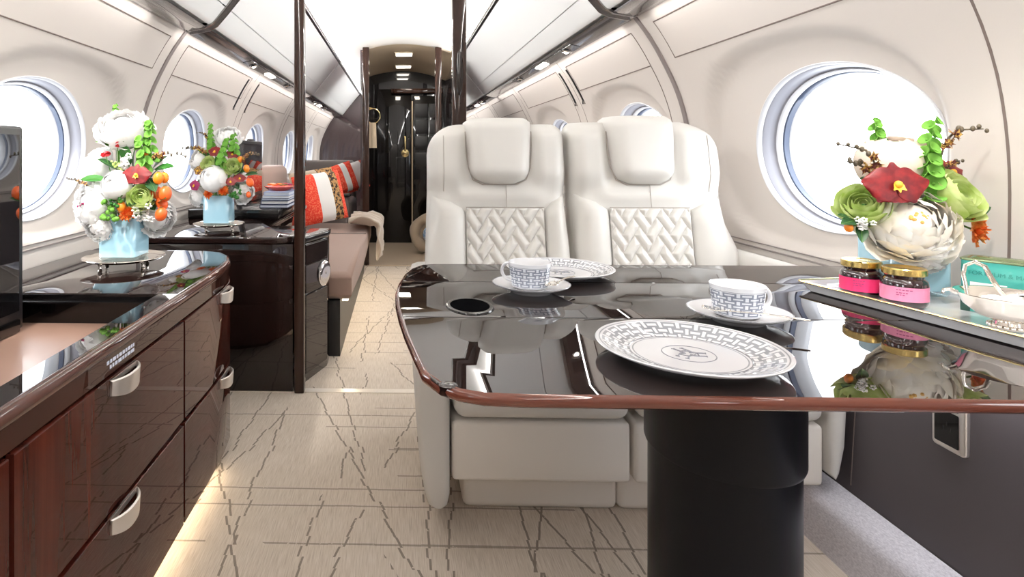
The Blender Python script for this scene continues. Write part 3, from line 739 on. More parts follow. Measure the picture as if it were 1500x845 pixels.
# slim drawer tower by the post
dt = thing('drawer_tower', 'slim dark drawer unit with round chrome knob beside the sofa end', 'cabinet', (-0.45, 2.85, 0))
tp = [(-0.448, 2.645), (-0.432, 2.70), (-0.352, 2.93), (-0.352, 3.03), (-0.448, 3.03)]
mb = MB(); prism(mb, tp, 0.0, 0.635, 0.003, 2); obj('body', mb, 'wood_dark', dt, angle=30)
mb = MB(); prism(mb, [(-0.452, 2.64), (-0.43, 2.69), (-0.344, 2.93), (-0.344, 3.035), (-0.452, 3.035)], 0.638, 0.668, 0.008, 3); obj('top', mb, 'black', dt, angle=40)
nrm = Vector((0.23, -0.08, 0)).normalized(); al = Vector((0.08, 0.23, 0)).normalized()
for z0, z1 in ((0.04, 0.40), (0.41, 0.535), (0.545, 0.63)):
    mb = MB(); p0 = Vector((-0.428, 2.712, 0)); p1 = Vector((-0.356, 2.918, 0))
    prism(mb, [tuple((p0)[:2]), tuple((p0+nrm*0.008)[:2]), tuple((p1+nrm*0.008)[:2]), tuple(p1[:2])], z0, z1, 0.002, 1); d = obj('drawer', mb, 'wood_dark', dt, angle=30)
    if z0 == 0.41:
        mm = Matrix.Translation(Vector((-0.372, 2.885, 0.47)) + nrm*0.012) @ Vector((0, 0, 1)).rotation_difference(nrm).to_matrix().to_4x4()
        mb = MB(); lathe(mb, [(0.004, 0.012), (0.040, 0.014), (0.054, 0.012), (0.062, 0.004), (0.060, -0.008), (0.004, -0.008)], 32, m=mm); obj('knob', mb, 'chrome', dt)

# ================================================================== SOFA AND FAR SEATING
so = thing('sofa', 'mauve-brown sofa along the left wall beyond the dark post', 'sofa', (-0.6, 4.2, 0))
def soft(mb, poly, z0, z1, r, seg=4): prism(mb, poly, z0, z1, r, seg)
mb = MB(); soft(mb, [(-0.24, 3.07), (-0.235, 4.0), (-0.24, 5.28), (-1.0, 5.28), (-1.0, 4.27), (-0.64, 4.27), (-0.64, 3.07)], 0.29, 0.435, 0.035); obj('seat_cushion', mb, 'sofa', so, angle=70)
mb = MB(); prism(mb, [(-0.30, 3.07), (-0.30, 5.28), (-1.0, 5.28), (-1.0, 4.27), (-0.64, 4.27), (-0.64, 3.07)], 0.0, 0.288); obj('base', mb, 'blackmat', so)
mb = MB(); box(mb, -0.292, -0.262, 3.1, 5.2, 0.280, 0.286); obj('floor_light_strip', mb, 'led', so)
mb = MB(); rbox(mb, -1.19, -0.98, 4.27, 5.28, 0.435, 0.95, 0.06, 4); obj('backrest', mb, 'sofa', so)
mb = MB(); tube(mb, [(-0.245, 4.55, 0.437), (-0.6, 4.56, 0.4365), (-0.95, 4.57, 0.4365)], 0.004, 6); obj('seam', mb, 'sofa_grey', so)
ar = thing('armchair', 'grey leather armchair with black capped arm beyond the sofa', 'armchair', (-0.75, 6.1, 0))
mb = MB(); rbox(mb, -1.1, -0.46, 5.46, 5.60, 0.05, 0.655, 0.04, 4); obj('arm', mb, 'sofa_grey', ar)
mb = MB(); rbox(mb, -1.1, -0.44, 5.43, 5.62, 0.65, 0.68, 0.012, 3); obj('arm_cap', mb, 'black', ar)
mb = MB(); rbox(mb, -1.12, -0.44, 5.61, 6.4, 0.25, 0.60, 0.06, 4); obj('seat_cushion', mb, 'sofa_grey', ar)
mb = MB(); rbox(mb, -1.12, -0.46, 6.4, 6.6, 0.0, 0.98, 0.07, 4); obj('backrest', mb, 'sofa_grey', ar)
mb = MB(); rbox(mb, -1.08, -0.5, 5.62, 6.4, 0.0, 0.25, 0.02, 2); obj('base', mb, 'blackmat', ar)

def pillow(name, mb_m, half, thick_, pos, rot, label, bands, group=None):
    """square cushion; bands: list of (name, material, u0, u1) across the width"""
    t_ = thing(name, label, 'pillow', pos, group); t_.rotation_euler = rot
    def P(u, v, side):
        x = 2*u-1; y = 2*v-1
        k = (1-abs(x)**3.2)*(1-abs(y)**3.2)
        pin = 1 - 0.07*(abs(x)**2)*(1-abs(y)**2) - 0.0
        pin2 = 1 - 0.07*(abs(y)**2)*(1-abs(x)**2)
        return (x*half*pin2*1.0, side*thick_*(max(k, 0)**0.5)*0.5, y*half*pin)
    for nm, m, u0, u1 in bands:
        mb = MB()
        for sd in (-1, 1): grid(mb, lambda u, v: P(u0+(u1-u0)*u, v, sd), 10, 20)
        obj(nm, mb, m, t_, world=False, angle=80)
pillow('throw_pillow', None, 0.205, 0.15, (-0.640, 4.86, 0.690), (radians(-16), radians(-8), radians(28)), 'coral red pillow with a white stripe and leopard edge, nearest on the sofa',
       [('red_panel', 'red_fab', 0, 0.42), ('white_stripe', 'white_fab', 0.42, 0.72), ('leopard_panel', 'leopard', 0.72, 0.9), ('red_edge', 'red_fab', 0.9, 1)])
pillow('throw_pillow', None, 0.20, 0.12, (-0.71, 5.08, 0.715), (radians(-16), radians(-8), radians(30)), 'tan backed pillow leaning behind the nearest red pillow',
       [('tan_panel', 'tan_fab', 0, 0.6), ('leopard_panel', 'leopard', 0.6, 1)])
pillow('throw_pillow', None, 0.145, 0.10, (-0.555, 5.90, 0.805), (radians(-14), radians(-16), radians(35)), 'left red and white striped pillow on the far grey armchair',
       [('red_panel', 'red_fab', 0, 0.5), ('white_stripe', 'white_fab', 0.5, 0.72), ('red_edge', 'red_fab', 0.72, 1)], 'striped pillows on the grey armchair')
pillow('throw_pillow', None, 0.145, 0.10, (-0.460, 6.10, 0.810), (radians(-12), radians(-16), radians(30)), 'right red and white striped pillow on the far grey armchair',
       [('red_panel', 'red_fab', 0, 0.5), ('white_stripe', 'white_fab', 0.5, 0.9), ('red_edge', 'red_fab', 0.9, 1)], 'striped pillows on the grey armchair')
# throw blanket over the sofa end
mb = MB()
def thr(u, v):
    y = 4.62 + 0.62*v + 0.03*sin(7*u); s_ = u*0.80
    fold = 0.026*sin(v*17+u*5+1.5*sin(u*6)) + 0.016*sin(v*31+u*9)
    if s_ < 0.165: return (-0.385 + s_, y, 0.500 + fold*0.95 + 0.012*sin(14*s_))
    q = min((s_-0.165)/0.05, 1); d = max(0, s_-0.215)*0.42
    return (-0.22 + 0.045*sin(q*pi/2) + fold*0.5 + 0.022, y, 0.500 - 0.03*(1-cos(q*pi/2)) - d + fold*0.4)
grid(mb, thr, 30, 40); st = len(mb.f)
o = obj('throw_blanket', mb, 'throw', None, angle=80); tag(o, 'oatmeal knitted throw crumpled over the sofa front edge', 'blanket')
o.modifiers.new('thickness', 'SOLIDIFY').thickness = 0.012

# books and the red dish
ycur = 0.737
for k, (h, m, w, d, lb) in enumerate(((0.020, 'navy', 0.165, 0.27, 'navy book at the bottom of the stack beside the dark post'), (0.022, 'navy', 0.160, 0.265, 'navy book second from the bottom of the book stack'),
                                  (0.014, 'book_grey', 0.158, 0.26, 'grey book in the middle of the book stack'), (0.013, 'book_white', 0.154, 0.26, 'pale book second from the top of the book stack'),
                                  (0.022, 'lavender', 0.150, 0.25, 'blue-grey book topmost of the stack, under the red dish'))):
    b = thing('book', lb, 'book', (-0.715, 3.55, ycur), 'stacked books under the red dish'); x0, y0 = -0.715-w/2+0.004*k, 3.40
    mb = MB(); rbox(mb, x0, x0+w, y0, y0+d, ycur, ycur+0.0035, 0.001, 1); rbox(mb, x0, x0+w, y0, y0+d, ycur+h-0.0035, ycur+h, 0.001, 1); rbox(mb, x0, x0+0.004, y0, y0+d, ycur, ycur+h, 0.001, 1); obj('cover', mb, m, b)
    mb = MB(); box(mb, x0+0.003, x0+w-0.004, y0+0.004, y0+d-0.004, ycur+0.003, ycur+h-0.003); obj('pages', mb, 'paper' if k % 2 else 'book_white', b)
    ycur += h + 0.0005
o = thing('dish', 'red lacquer dish of small flowers on the book stack', 'dish', (-0.705, 3.53, ycur))
mb = MB(); lathe(mb, [(0.001, 0.004), (0.058, 0.004), (0.092, 0.026), (0.095, 0.024), (0.062, 0.0), (0.001, 0.0)], 32, (-0.705, 3.53, ycur)); obj('bowl', mb, 'dish_red', o)
for k in range(14):
    a = k*2.4; r_ = 0.010 + 0.056*sqrt(k/14); mb = MB(); c = (-0.705+r_*cos(a), 3.53+r_*sin(a), ycur+0.034+0.006*R.random())
    for j in range(5):
        b = 2*pi*j/5; ball(mb, (c[0]+0.009*cos(b), c[1]+0.009*sin(b), c[2]), 0.008, 0.008, 0.005, 8, 5)
    obj('blossom', mb, ['brown_petal', 'bright_red', 'marigold', 'magenta_petal', 'blush'][k % 5], o)
# round tan cushion by the far door
t_ = thing('round_cushion', 'round tan rolled cushion standing beside the far doorway', 'cushion', (0.33, 6.2, 0.012))
mb = MB(); tube(mb, [(0.33+0.155*cos(a), 6.2+0.01*sin(3*a), 0.222+0.155*sin(a)) for a in [2*pi*i/40 for i in range(40)]], [0.054+0.006*sin(5*2*pi*i/40) for i in range(40)], 14, True); obj('roll', mb, 'tan_fab', t_)
mb = MB(); lathe(mb, [(0.003, -0.02), (0.13, -0.02), (0.13, 0.02), (0.003, 0.02)], 28, m=Matrix.Translation((0.33, 6.23, 0.222)) @ Matrix.Rotation(pi/2, 4, 'X')); obj('backing', mb, 'tan_fab', t_)
mb = MB(); ball(mb, (0.335, 6.165, 0.215), 0.080, 0.040, 0.084, 18, 12); o = obj('cushion_bundle', mb, 'blue_fab', None); tag(o, 'powder blue and white bundle nestled in the tan round cushion', 'bundle')
# ================================================================== DOUBLE SEAT
def yf(z): return 2.035 + (z-0.45)*0.20          # reclined front surface of the backs
def seat(x0, x1, outer, hx, qx0, qx1, fx0, fx1, ax0, ax1, top, label):
    w = x1-x0
    t_ = thing('cream_seat', label, 'seat', ((x0+x1)/2, 1.9, 0), 'ivory leather double seat facing the table')
    # shell
    def edge(z):
        """left and right limit of the shell at height z"""
        a, b = x0, x1; ro, ri = 0.115, 0.03
        flare = 0.0
        fl = (1-sstep(0.55, 0.98, z))*0.012
        if outer < 0: a -= fl
        else: b += fl*2.2
        for r, o in ((ro, 1), (ri, 0)):
            if z > top-r:
                q = (z-(top-r))/r; dx = r*(1-sqrt(max(0, 1-q*q)))
                if (outer < 0) == bool(o): a += dx
                else: b -= dx
        return a, b
    mb = MB(); rings = []
    zs = [0.40, 0.5, 0.6, 0.7, 0.8, 0.85, 0.87, 0.885, 0.90, 0.915, 0.93, 0.945, 0.96, 0.98, 1.0, 1.02, top-0.115, top-0.09, top-0.07, top-0.05, top-0.035, top-0.022, top-0.012, top-0.005, top-0.001]
    for z in zs:
        a, b = edge(z); k = sstep(top-0.04, top, z)
        y0 = yf(z) + 0.026*k; y1 = yf(z) + 0.15 - 0.05*k
        ring = []
        NF = 40
        for i in range(NF+1):                       # shaped front: wings beside the headrest, soft hollow below it
            u = -1 + 2*i/NF; x = (a+b)/2 + u*(b-a)/2; au = abs(u)
            hh = abs((x-hx)/0.150)
            wing = 0.030*sstep(0.74, 1.02, hh)*sstep(0.90, 0.99, z)*(1-0.65*sstep(top-0.06, top, z))
            roll = 0.014*math.exp(-((z-0.905)/0.028)**2)*(1-sstep(0.80, 1.25, hh))
            rnd_ = 0.045*(max(0, au-0.80)/0.20)**2.4
            ring.append((x, y0 - wing - roll + rnd_, z))
        bw = min(0.03, (b-a)/4)
        ring += [(b, (y0+y1)/2+0.02, z), (b-0.006, y1-0.015, z), (b-bw, y1, z), (a+bw, y1, z), (a+0.006, y1-0.015, z), (a, (y0+y1)/2+0.02, z)]
        rings.append(ring)
    loft(mb, rings); obj('backrest', mb, 'leather', t_, angle=70)
    # side bolsters
    zq = 0.860
    for side in (-1, 1):
        isout = side == outer
        bx0, bx1 = (x0 - (0.012 if isout else -0.004), qx0-0.003) if side < 0 else (qx1+0.003, x1 + (0.034 if isout and outer > 0 else (0.012 if isout else -0.004)))
        mb = MB(); rings = []
        N = 18
        for i in range(N+1):
            z = 0.44 + (0.905-0.44)*i/N
            q = sstep(0.80, 0.905, z); inner_drop = 0.0
            a, b = bx0, bx1
            # the top edge sweeps down towards the quilt
            if isout: 
                sh = sstep(0.62, 0.90, z)
                if side < 0: a += 0.020*sh
                else: b -= 0.050*sh
            cut = max(0.0, (z-0.845)/0.060)
            if side < 0: b -= (bx1-bx0)*0.86*cut**1.6
            else: a += (bx1-bx0)*0.86*cut**1.6
            pr = 0.052*(1 - 0.75*sstep(0.855, 0.905, z))
            ring = []
            for k in range(13):
                u = k/12; x = a + (b-a)*u
                uu = u if side < 0 else 1-u      # 0 outer .. 1 inner
                bulge = sin(pi*min(1, max(0, 0.06+0.88*uu)))**0.55
                rc = 0.045*(max(0, min(1.0, abs((x-(x0+x1)/2)/((x1-x0)/2)))-0.80)/0.20)**2.4*sstep(0.70, 0.88, z)
                ring.append((x, yf(z) + 0.012 + rc - pr*bulge, z))
            for k in range(13):
                u = 1-k/12; ring.append((a+(b-a)*u, yf(z)+0.06, z))
            rings.append(ring)
        loft(mb, rings); obj('side_bolster', mb, 'leather', t_, angle=60)
    # quilted centre with woven herringbone padding
    mb = MB(); NU, NV = 130, 190; zb = 0.44
    W_ = qx1-qx0; cw = W_/4.0; L_ = cw*1.12
    def quilt(u, v):
        x = qx0 + W_*u; z = zb + (zq-zb)*v
        wb = 0.0290; xr = (x - (qx0+qx1)/2); zr = (z-zq)/1.5
        p = (xr + zr)/1.41421/wb + 200; q_ = (zr - xr)/1.41421/wb + 200
        ip, iq = math.floor(p), math.floor(q_); fp, fq = p-ip, q_-iq; mm_ = (ip-iq) % 4
        if mm_ == 0: al_, ac = fp, fq
        elif mm_ == 1: al_, ac = fp+1, fq
        elif mm_ == 3: al_, ac = fq, fp
        else: al_, ac = fq+1, fp
        d = min(al_, 2-al_, ac, 1-ac)*wb
        h = 0.0125*(1-math.exp(-d/0.0055))
        rim = min(u*W_, (1-u)*W_, (1-v)*(zq-zb))
        h *= sstep(0, 0.006, rim)
        return (x, yf(z) - 0.010 - h, z)
    grid(mb, quilt, NU, NV); obj('quilted_panel', mb, 'leather', t_, angle=80)
    # yoke roll under the headrest and stitched seams
    mb = MB()
    mx = (qx0+qx1)/2
    tube(mb, [(mx + 0.006, yf(z)-0.0135, z) for z in (0.862, 0.89, 0.92, 0.95)], 0.0012, 5)
    xs = x0 + 0.055 if outer < 0 else x1 - 0.055
    tube(mb, [(xs, yf(z) - 0.030*sstep(0.90, 0.99, z)*(1-0.65*sstep(top-0.06, top, z)) - 0.0003 + 0.026*sstep(top-0.04, top, z), z) for z in [0.915 + 0.2*i/14 for i in range(15)]], 0.0014, 5)
    tube(mb, [(qx0 + (qx1-qx0)*i/10, yf(zq)-0.0125, zq+0.001) for i in range(11)], 0.0018, 5)
    obj('seam', mb, 'stitch_shade', t_)
    # headrest: wider at the top, rounded lower corners
    mb = MB(); rings = []; hw, hz0, hz1 = 0.1185, 0.943, top+0.02
    for i in range(19):
        s_ = i/18; z = hz0 + (hz1-hz0)*s_
        k = 1.0
        low = 0.055
        half = hw*(0.885 + 0.115*min(1, s_*1.35))
        if z < hz0+low: q = (hz0+low-z)/low; half -= low*(1-sqrt(max(0, 1-q*q)))*0.95
        if z > hz1-0.02: q = (z-(hz1-0.02))/0.02; half -= 0.02*(1-sqrt(max(0, 1-q*q)))
        e = min(1.0, sstep(-0.02, 0.05, z-hz0))*(1-0.55*sstep(hz1-0.03, hz1, z))
        pr = 0.012 + 0.060*e
        ring = []
        for j in range(17):
            u = -1 + j/8; ring.append((hx+half*u, yf(z) - pr*(1-abs(u)**7) - 0.003*(1-u*u), z))
        for j in range(17):
            u = 1 - j/8; ring.append((hx+half*u, yf(z) + 0.03 + 0.05*sstep(top-0.1, top, z), z))
        rings.append(ring)
    loft(mb, rings); obj('headrest', mb, 'leather', t_, angle=60)
    mb = MB()
    path = [(hx-hw*1.0, 1.13), (hx-hw*0.985, 1.06), (hx-hw*0.93, 1.0), (hx-hw*0.80, 0.957), (hx-hw*0.5, 0.940), (hx+hw*0.5, 0.940), (hx+hw*0.80, 0.957), (hx+hw*0.93, 1.0), (hx+hw*0.985, 1.06), (hx+hw, 1.13)]
    tube(mb, [(x, yf(z)-0.006, z) for x, z in path], 0.0022, 6); obj('headrest_shadow_line', mb, 'stitch_shade', t_)  # darker line in place of the thin shadow around the headrest
    # cushion, front panel, plinth
    mb = MB(); rbox(mb, fx0+0.004, fx1-0.004, 1.63, 1.985, 0.318, 0.455, 0.035, 4); obj('seat_cushion', mb, 'leather', t_)
    mb = MB(); rbox(mb, fx0, fx1, 1.652, 2.0, 0.142, 0.308, 0.012, 3); obj('front_panel', mb, 'leather_low', t_)
    px0, px1 = (fx0+0.042, 0.6455) if outer < 0 else (0.6465, fx1-0.03)
    mb = MB(); rbox(mb, px0, px1, 1.765, 2.3, 0.0, 0.16, 0.02, 3); obj('plinth', mb, 'leather_low', t_)
    # outer arm
    mb = MB(); rings = []
    if outer < 0:
        for z, a, b in ((0.068, 0.098, 0.128), (0.075, 0.084, 0.138), (0.11, 0.074, ax1), (0.2, 0.060, ax1), (0.32, 0.050, ax1), (0.45, 0.046, ax1), (0.60, 0.046, ax1), (0.625, 0.052, ax1-0.006), (0.632, 0.07, ax1-0.02)):
            rings.append([(x, y, z) for x, y in rrect(a, b, 1.636 + 0.01*(z < 0.08), 2.30, 0.018, 4)])
    else:
        for z, a, b in ((0.175, ax0+0.012, ax1-0.04), (0.19, ax0, ax1-0.025), (0.26, ax0, ax1-0.008), (0.40, ax0, ax1), (0.68, ax0, ax1), (0.705, ax0+0.004, ax1-0.004), (0.716, ax0+0.02, ax1-0.02)):
            rings.append([(x, y, z) for x, y in rrect(a, b, 1.628, 2.36, 0.02, 4)])
    loft(mb, rings); obj('armrest', mb, 'leather', t_, angle=60)
    return t_
seat(0.108, 0.599, -1, 0.362, 0.240, 0.514, 0.150, 0.640, 0.046, 0.143, 1.158, 'left cream leather seat with quilted back, aisle side of the pair')
seat(0.620, 1.150, 1, 0.868, 0.742, 1.020, 0.652, 1.160, 1.163, 1.214, 1.165, 'right cream leather seat with quilted back, window side of the pair')

# ================================================================== DINING TABLE
T = 0.745
tb = thing('dining_table', 'dark glossy dining table on a black oval pedestal', 'table', (0.64, 1.2, 0))
# outline: bowed aisle edge with rounded corners
def lx(y): return hermite([(0.757, 0.075), (0.80, 0.047), (0.90, 0.030), (1.1, 0.008), (1.3, 0.0), (1.48, 0.018), (1.60, 0.048), (1.645, 0.075)], y)
XR = 1.205
def leaf(y0, y1, first=False, last=False):
    n_ = 14; ys = [y0 + (y1-y0)*i/n_ for i in range(n_+1)]
    L = [(lx(y), y) for y in ys]
    if first: L = [(0.16, y0), (0.115, y0+0.002), (0.088, y0+0.010)] + L[1:]
    if last: L = L[:-1] + [(0.10, y1-0.006), (0.13, y1)]
    return L + [(XR, y1), (XR, y0)]
for y0, y1, f_, l_ in ((0.757, 1.1105, 1, 0), (1.1135, 1.4185, 0, 0), (1.4215, 1.645, 0, 1)):
    mb = MB(); prism(mb, leaf(y0, y1, f_, l_)[::-1], T-0.014, T, 0.0012, 1); obj('leaf', mb, 'table', tb, angle=30)
rim = [(XR, 0.7545), (0.6, 0.7545), (0.16, 0.7545), (0.110, 0.758), (0.080, 0.770), (0.057, 0.79)] + [(lx(y)-0.002, y) for y in (0.83, 0.9, 1.0, 1.1, 1.2, 1.3, 1.4, 1.5, 1.58)] + [(0.070, 1.635), (0.10, 1.645), (0.2, 1.648), (XR, 1.648)]
mb = MB()
def edge_band(path, m_x=0.010):
    rings = []
    P = [Vector((x, y, 0)) for x, y in path]
    for i, p in enumerate(P):
        d = (P[min(i+1, len(P)-1)] - P[max(i-1, 0)]).normalized(); nn = Vector((-d.y, d.x, 0))
        if i == 0: nn = Vector((0, -1, 0))
        if i == len(P)-1: nn = Vector((0, 1, 0))
        prof = [(-0.004, 0.0003), (0.0015, -0.0003), (0.004, -0.003), (0.0048, -0.0075), (0.004, -0.012), (0.001, -0.0155), (-0.012, -0.016)]
        rings.append([tuple(p + nn*a + Vector((0, 0, T+b))) for a, b in prof])
    loft(mb, rings)
edge_band(rim); obj('edge_band', mb, 'edge', tb, angle=60)
mb = MB(); prism(mb, [(0.10, 0.79), (XR-0.01, 0.79), (XR-0.01, 1.61), (0.12, 1.61), (0.05, 1.3)], T-0.026, T-0.0135, 0.004, 1); obj('underside', mb, 'blackmat', tb, angle=30)
mb = MB(); lathe(mb, [(0.001, T-0.024), (0.139, T-0.024), (0.139, 0.470), (0.137, 0.464), (0.131, 0.462), (0.001, 0.462)], 64, (0.644, 1.205, 0), sy=1.08); obj('upper_sleeve', mb, 'ped', tb, angle=35)
mb = MB(); lathe(mb, [(0.001, 0.466), (0.132, 0.466), (0.132, 0.012), (0.145, 0.008), (0.146, 0.0), (0.001, 0.0)], 64, (0.644, 1.205, 0), sy=1.08); obj('lower_sleeve', mb, 'ped', tb, angle=35)
cw_ = Matrix.Translation((0.143, 1.19, T))
mb = MB(); lathe(mb, [(0.001, 0.0032), (0.030, 0.0032), (0.043, 0.0026), (0.044, 0.0004)], 40, sx=0.92, sy=1.25, m=cw_); w_ = obj('cup_well', mb, 'puck', tb)
mb = MB(); lathe(mb, [(0.0425, 0.0003), (0.0425, 0.0028), (0.0465, 0.0034), (0.050, 0.0026), (0.0515, 0.0003)], 48, sx=0.92, sy=1.25, m=cw_); obj('well_rim', mb, 'black', w_)
mb = MB(); lathe(mb, [(0.001, 0.002), (0.006, 0.002), (0.0075, 0.001), (0.009, 0.0018), (0.0105, 0.0)], 24, (0.066, 0.785, T), sx=1.2); obj('release_button', mb, 'psu', tb)

# ================================================================== WALL OUTLET
ou = thing('power_outlet', 'silver framed power outlet on the charcoal panel under the table', 'outlet', (1.226, 1.35, 0.46))
mo = Matrix.Translation((1.2265, 1.35, 0.465)) @ Matrix.Rotation(-pi/2, 4, 'Y')
mb = MB(); prism(mb, rrect(-0.072, 0.072, -0.041, 0.041, 0.010, 4), -0.002, 0.010, 0.004, 3, m=mo); obj('frame', mb, 'nickel', ou, angle=35)
for a, b in ((-0.060, 0.014), (0.020, 0.060)):
    mb = MB(); prism(mb, rrect(a, b, -0.026, 0.032, 0.003, 3), 0.0100, 0.0118, 0.0006, 1, m=mo); f_ = obj('insert', mb, 'black', ou)
    mb = MB()
    for q in ((-0.008, -0.001), (0.009, -0.001), (0.001, 0.010)): prism(mb, rrect((a+b)/2+q[1]-0.004, (a+b)/2+q[1]+0.004, q[0]-0.0015, q[0]+0.0015, 0.0006, 2), 0.0116, 0.0122, m=mo)
    obj('socket', mb, 'gap', f_)
mb = MB(); tube(mb, [(wx(z)-0.0005, 1.60 + 0.02*sin((z-0.2)*4) + (0.5-z)*0.10, z) for z in (0.16, 0.25, 0.35, 0.45, 0.55, 0.65, 0.71)], 0.0015, 5); struct('trim_14', mb, 'groove', 'fine curved seam on the charcoal panel beside the seat', 'trim')
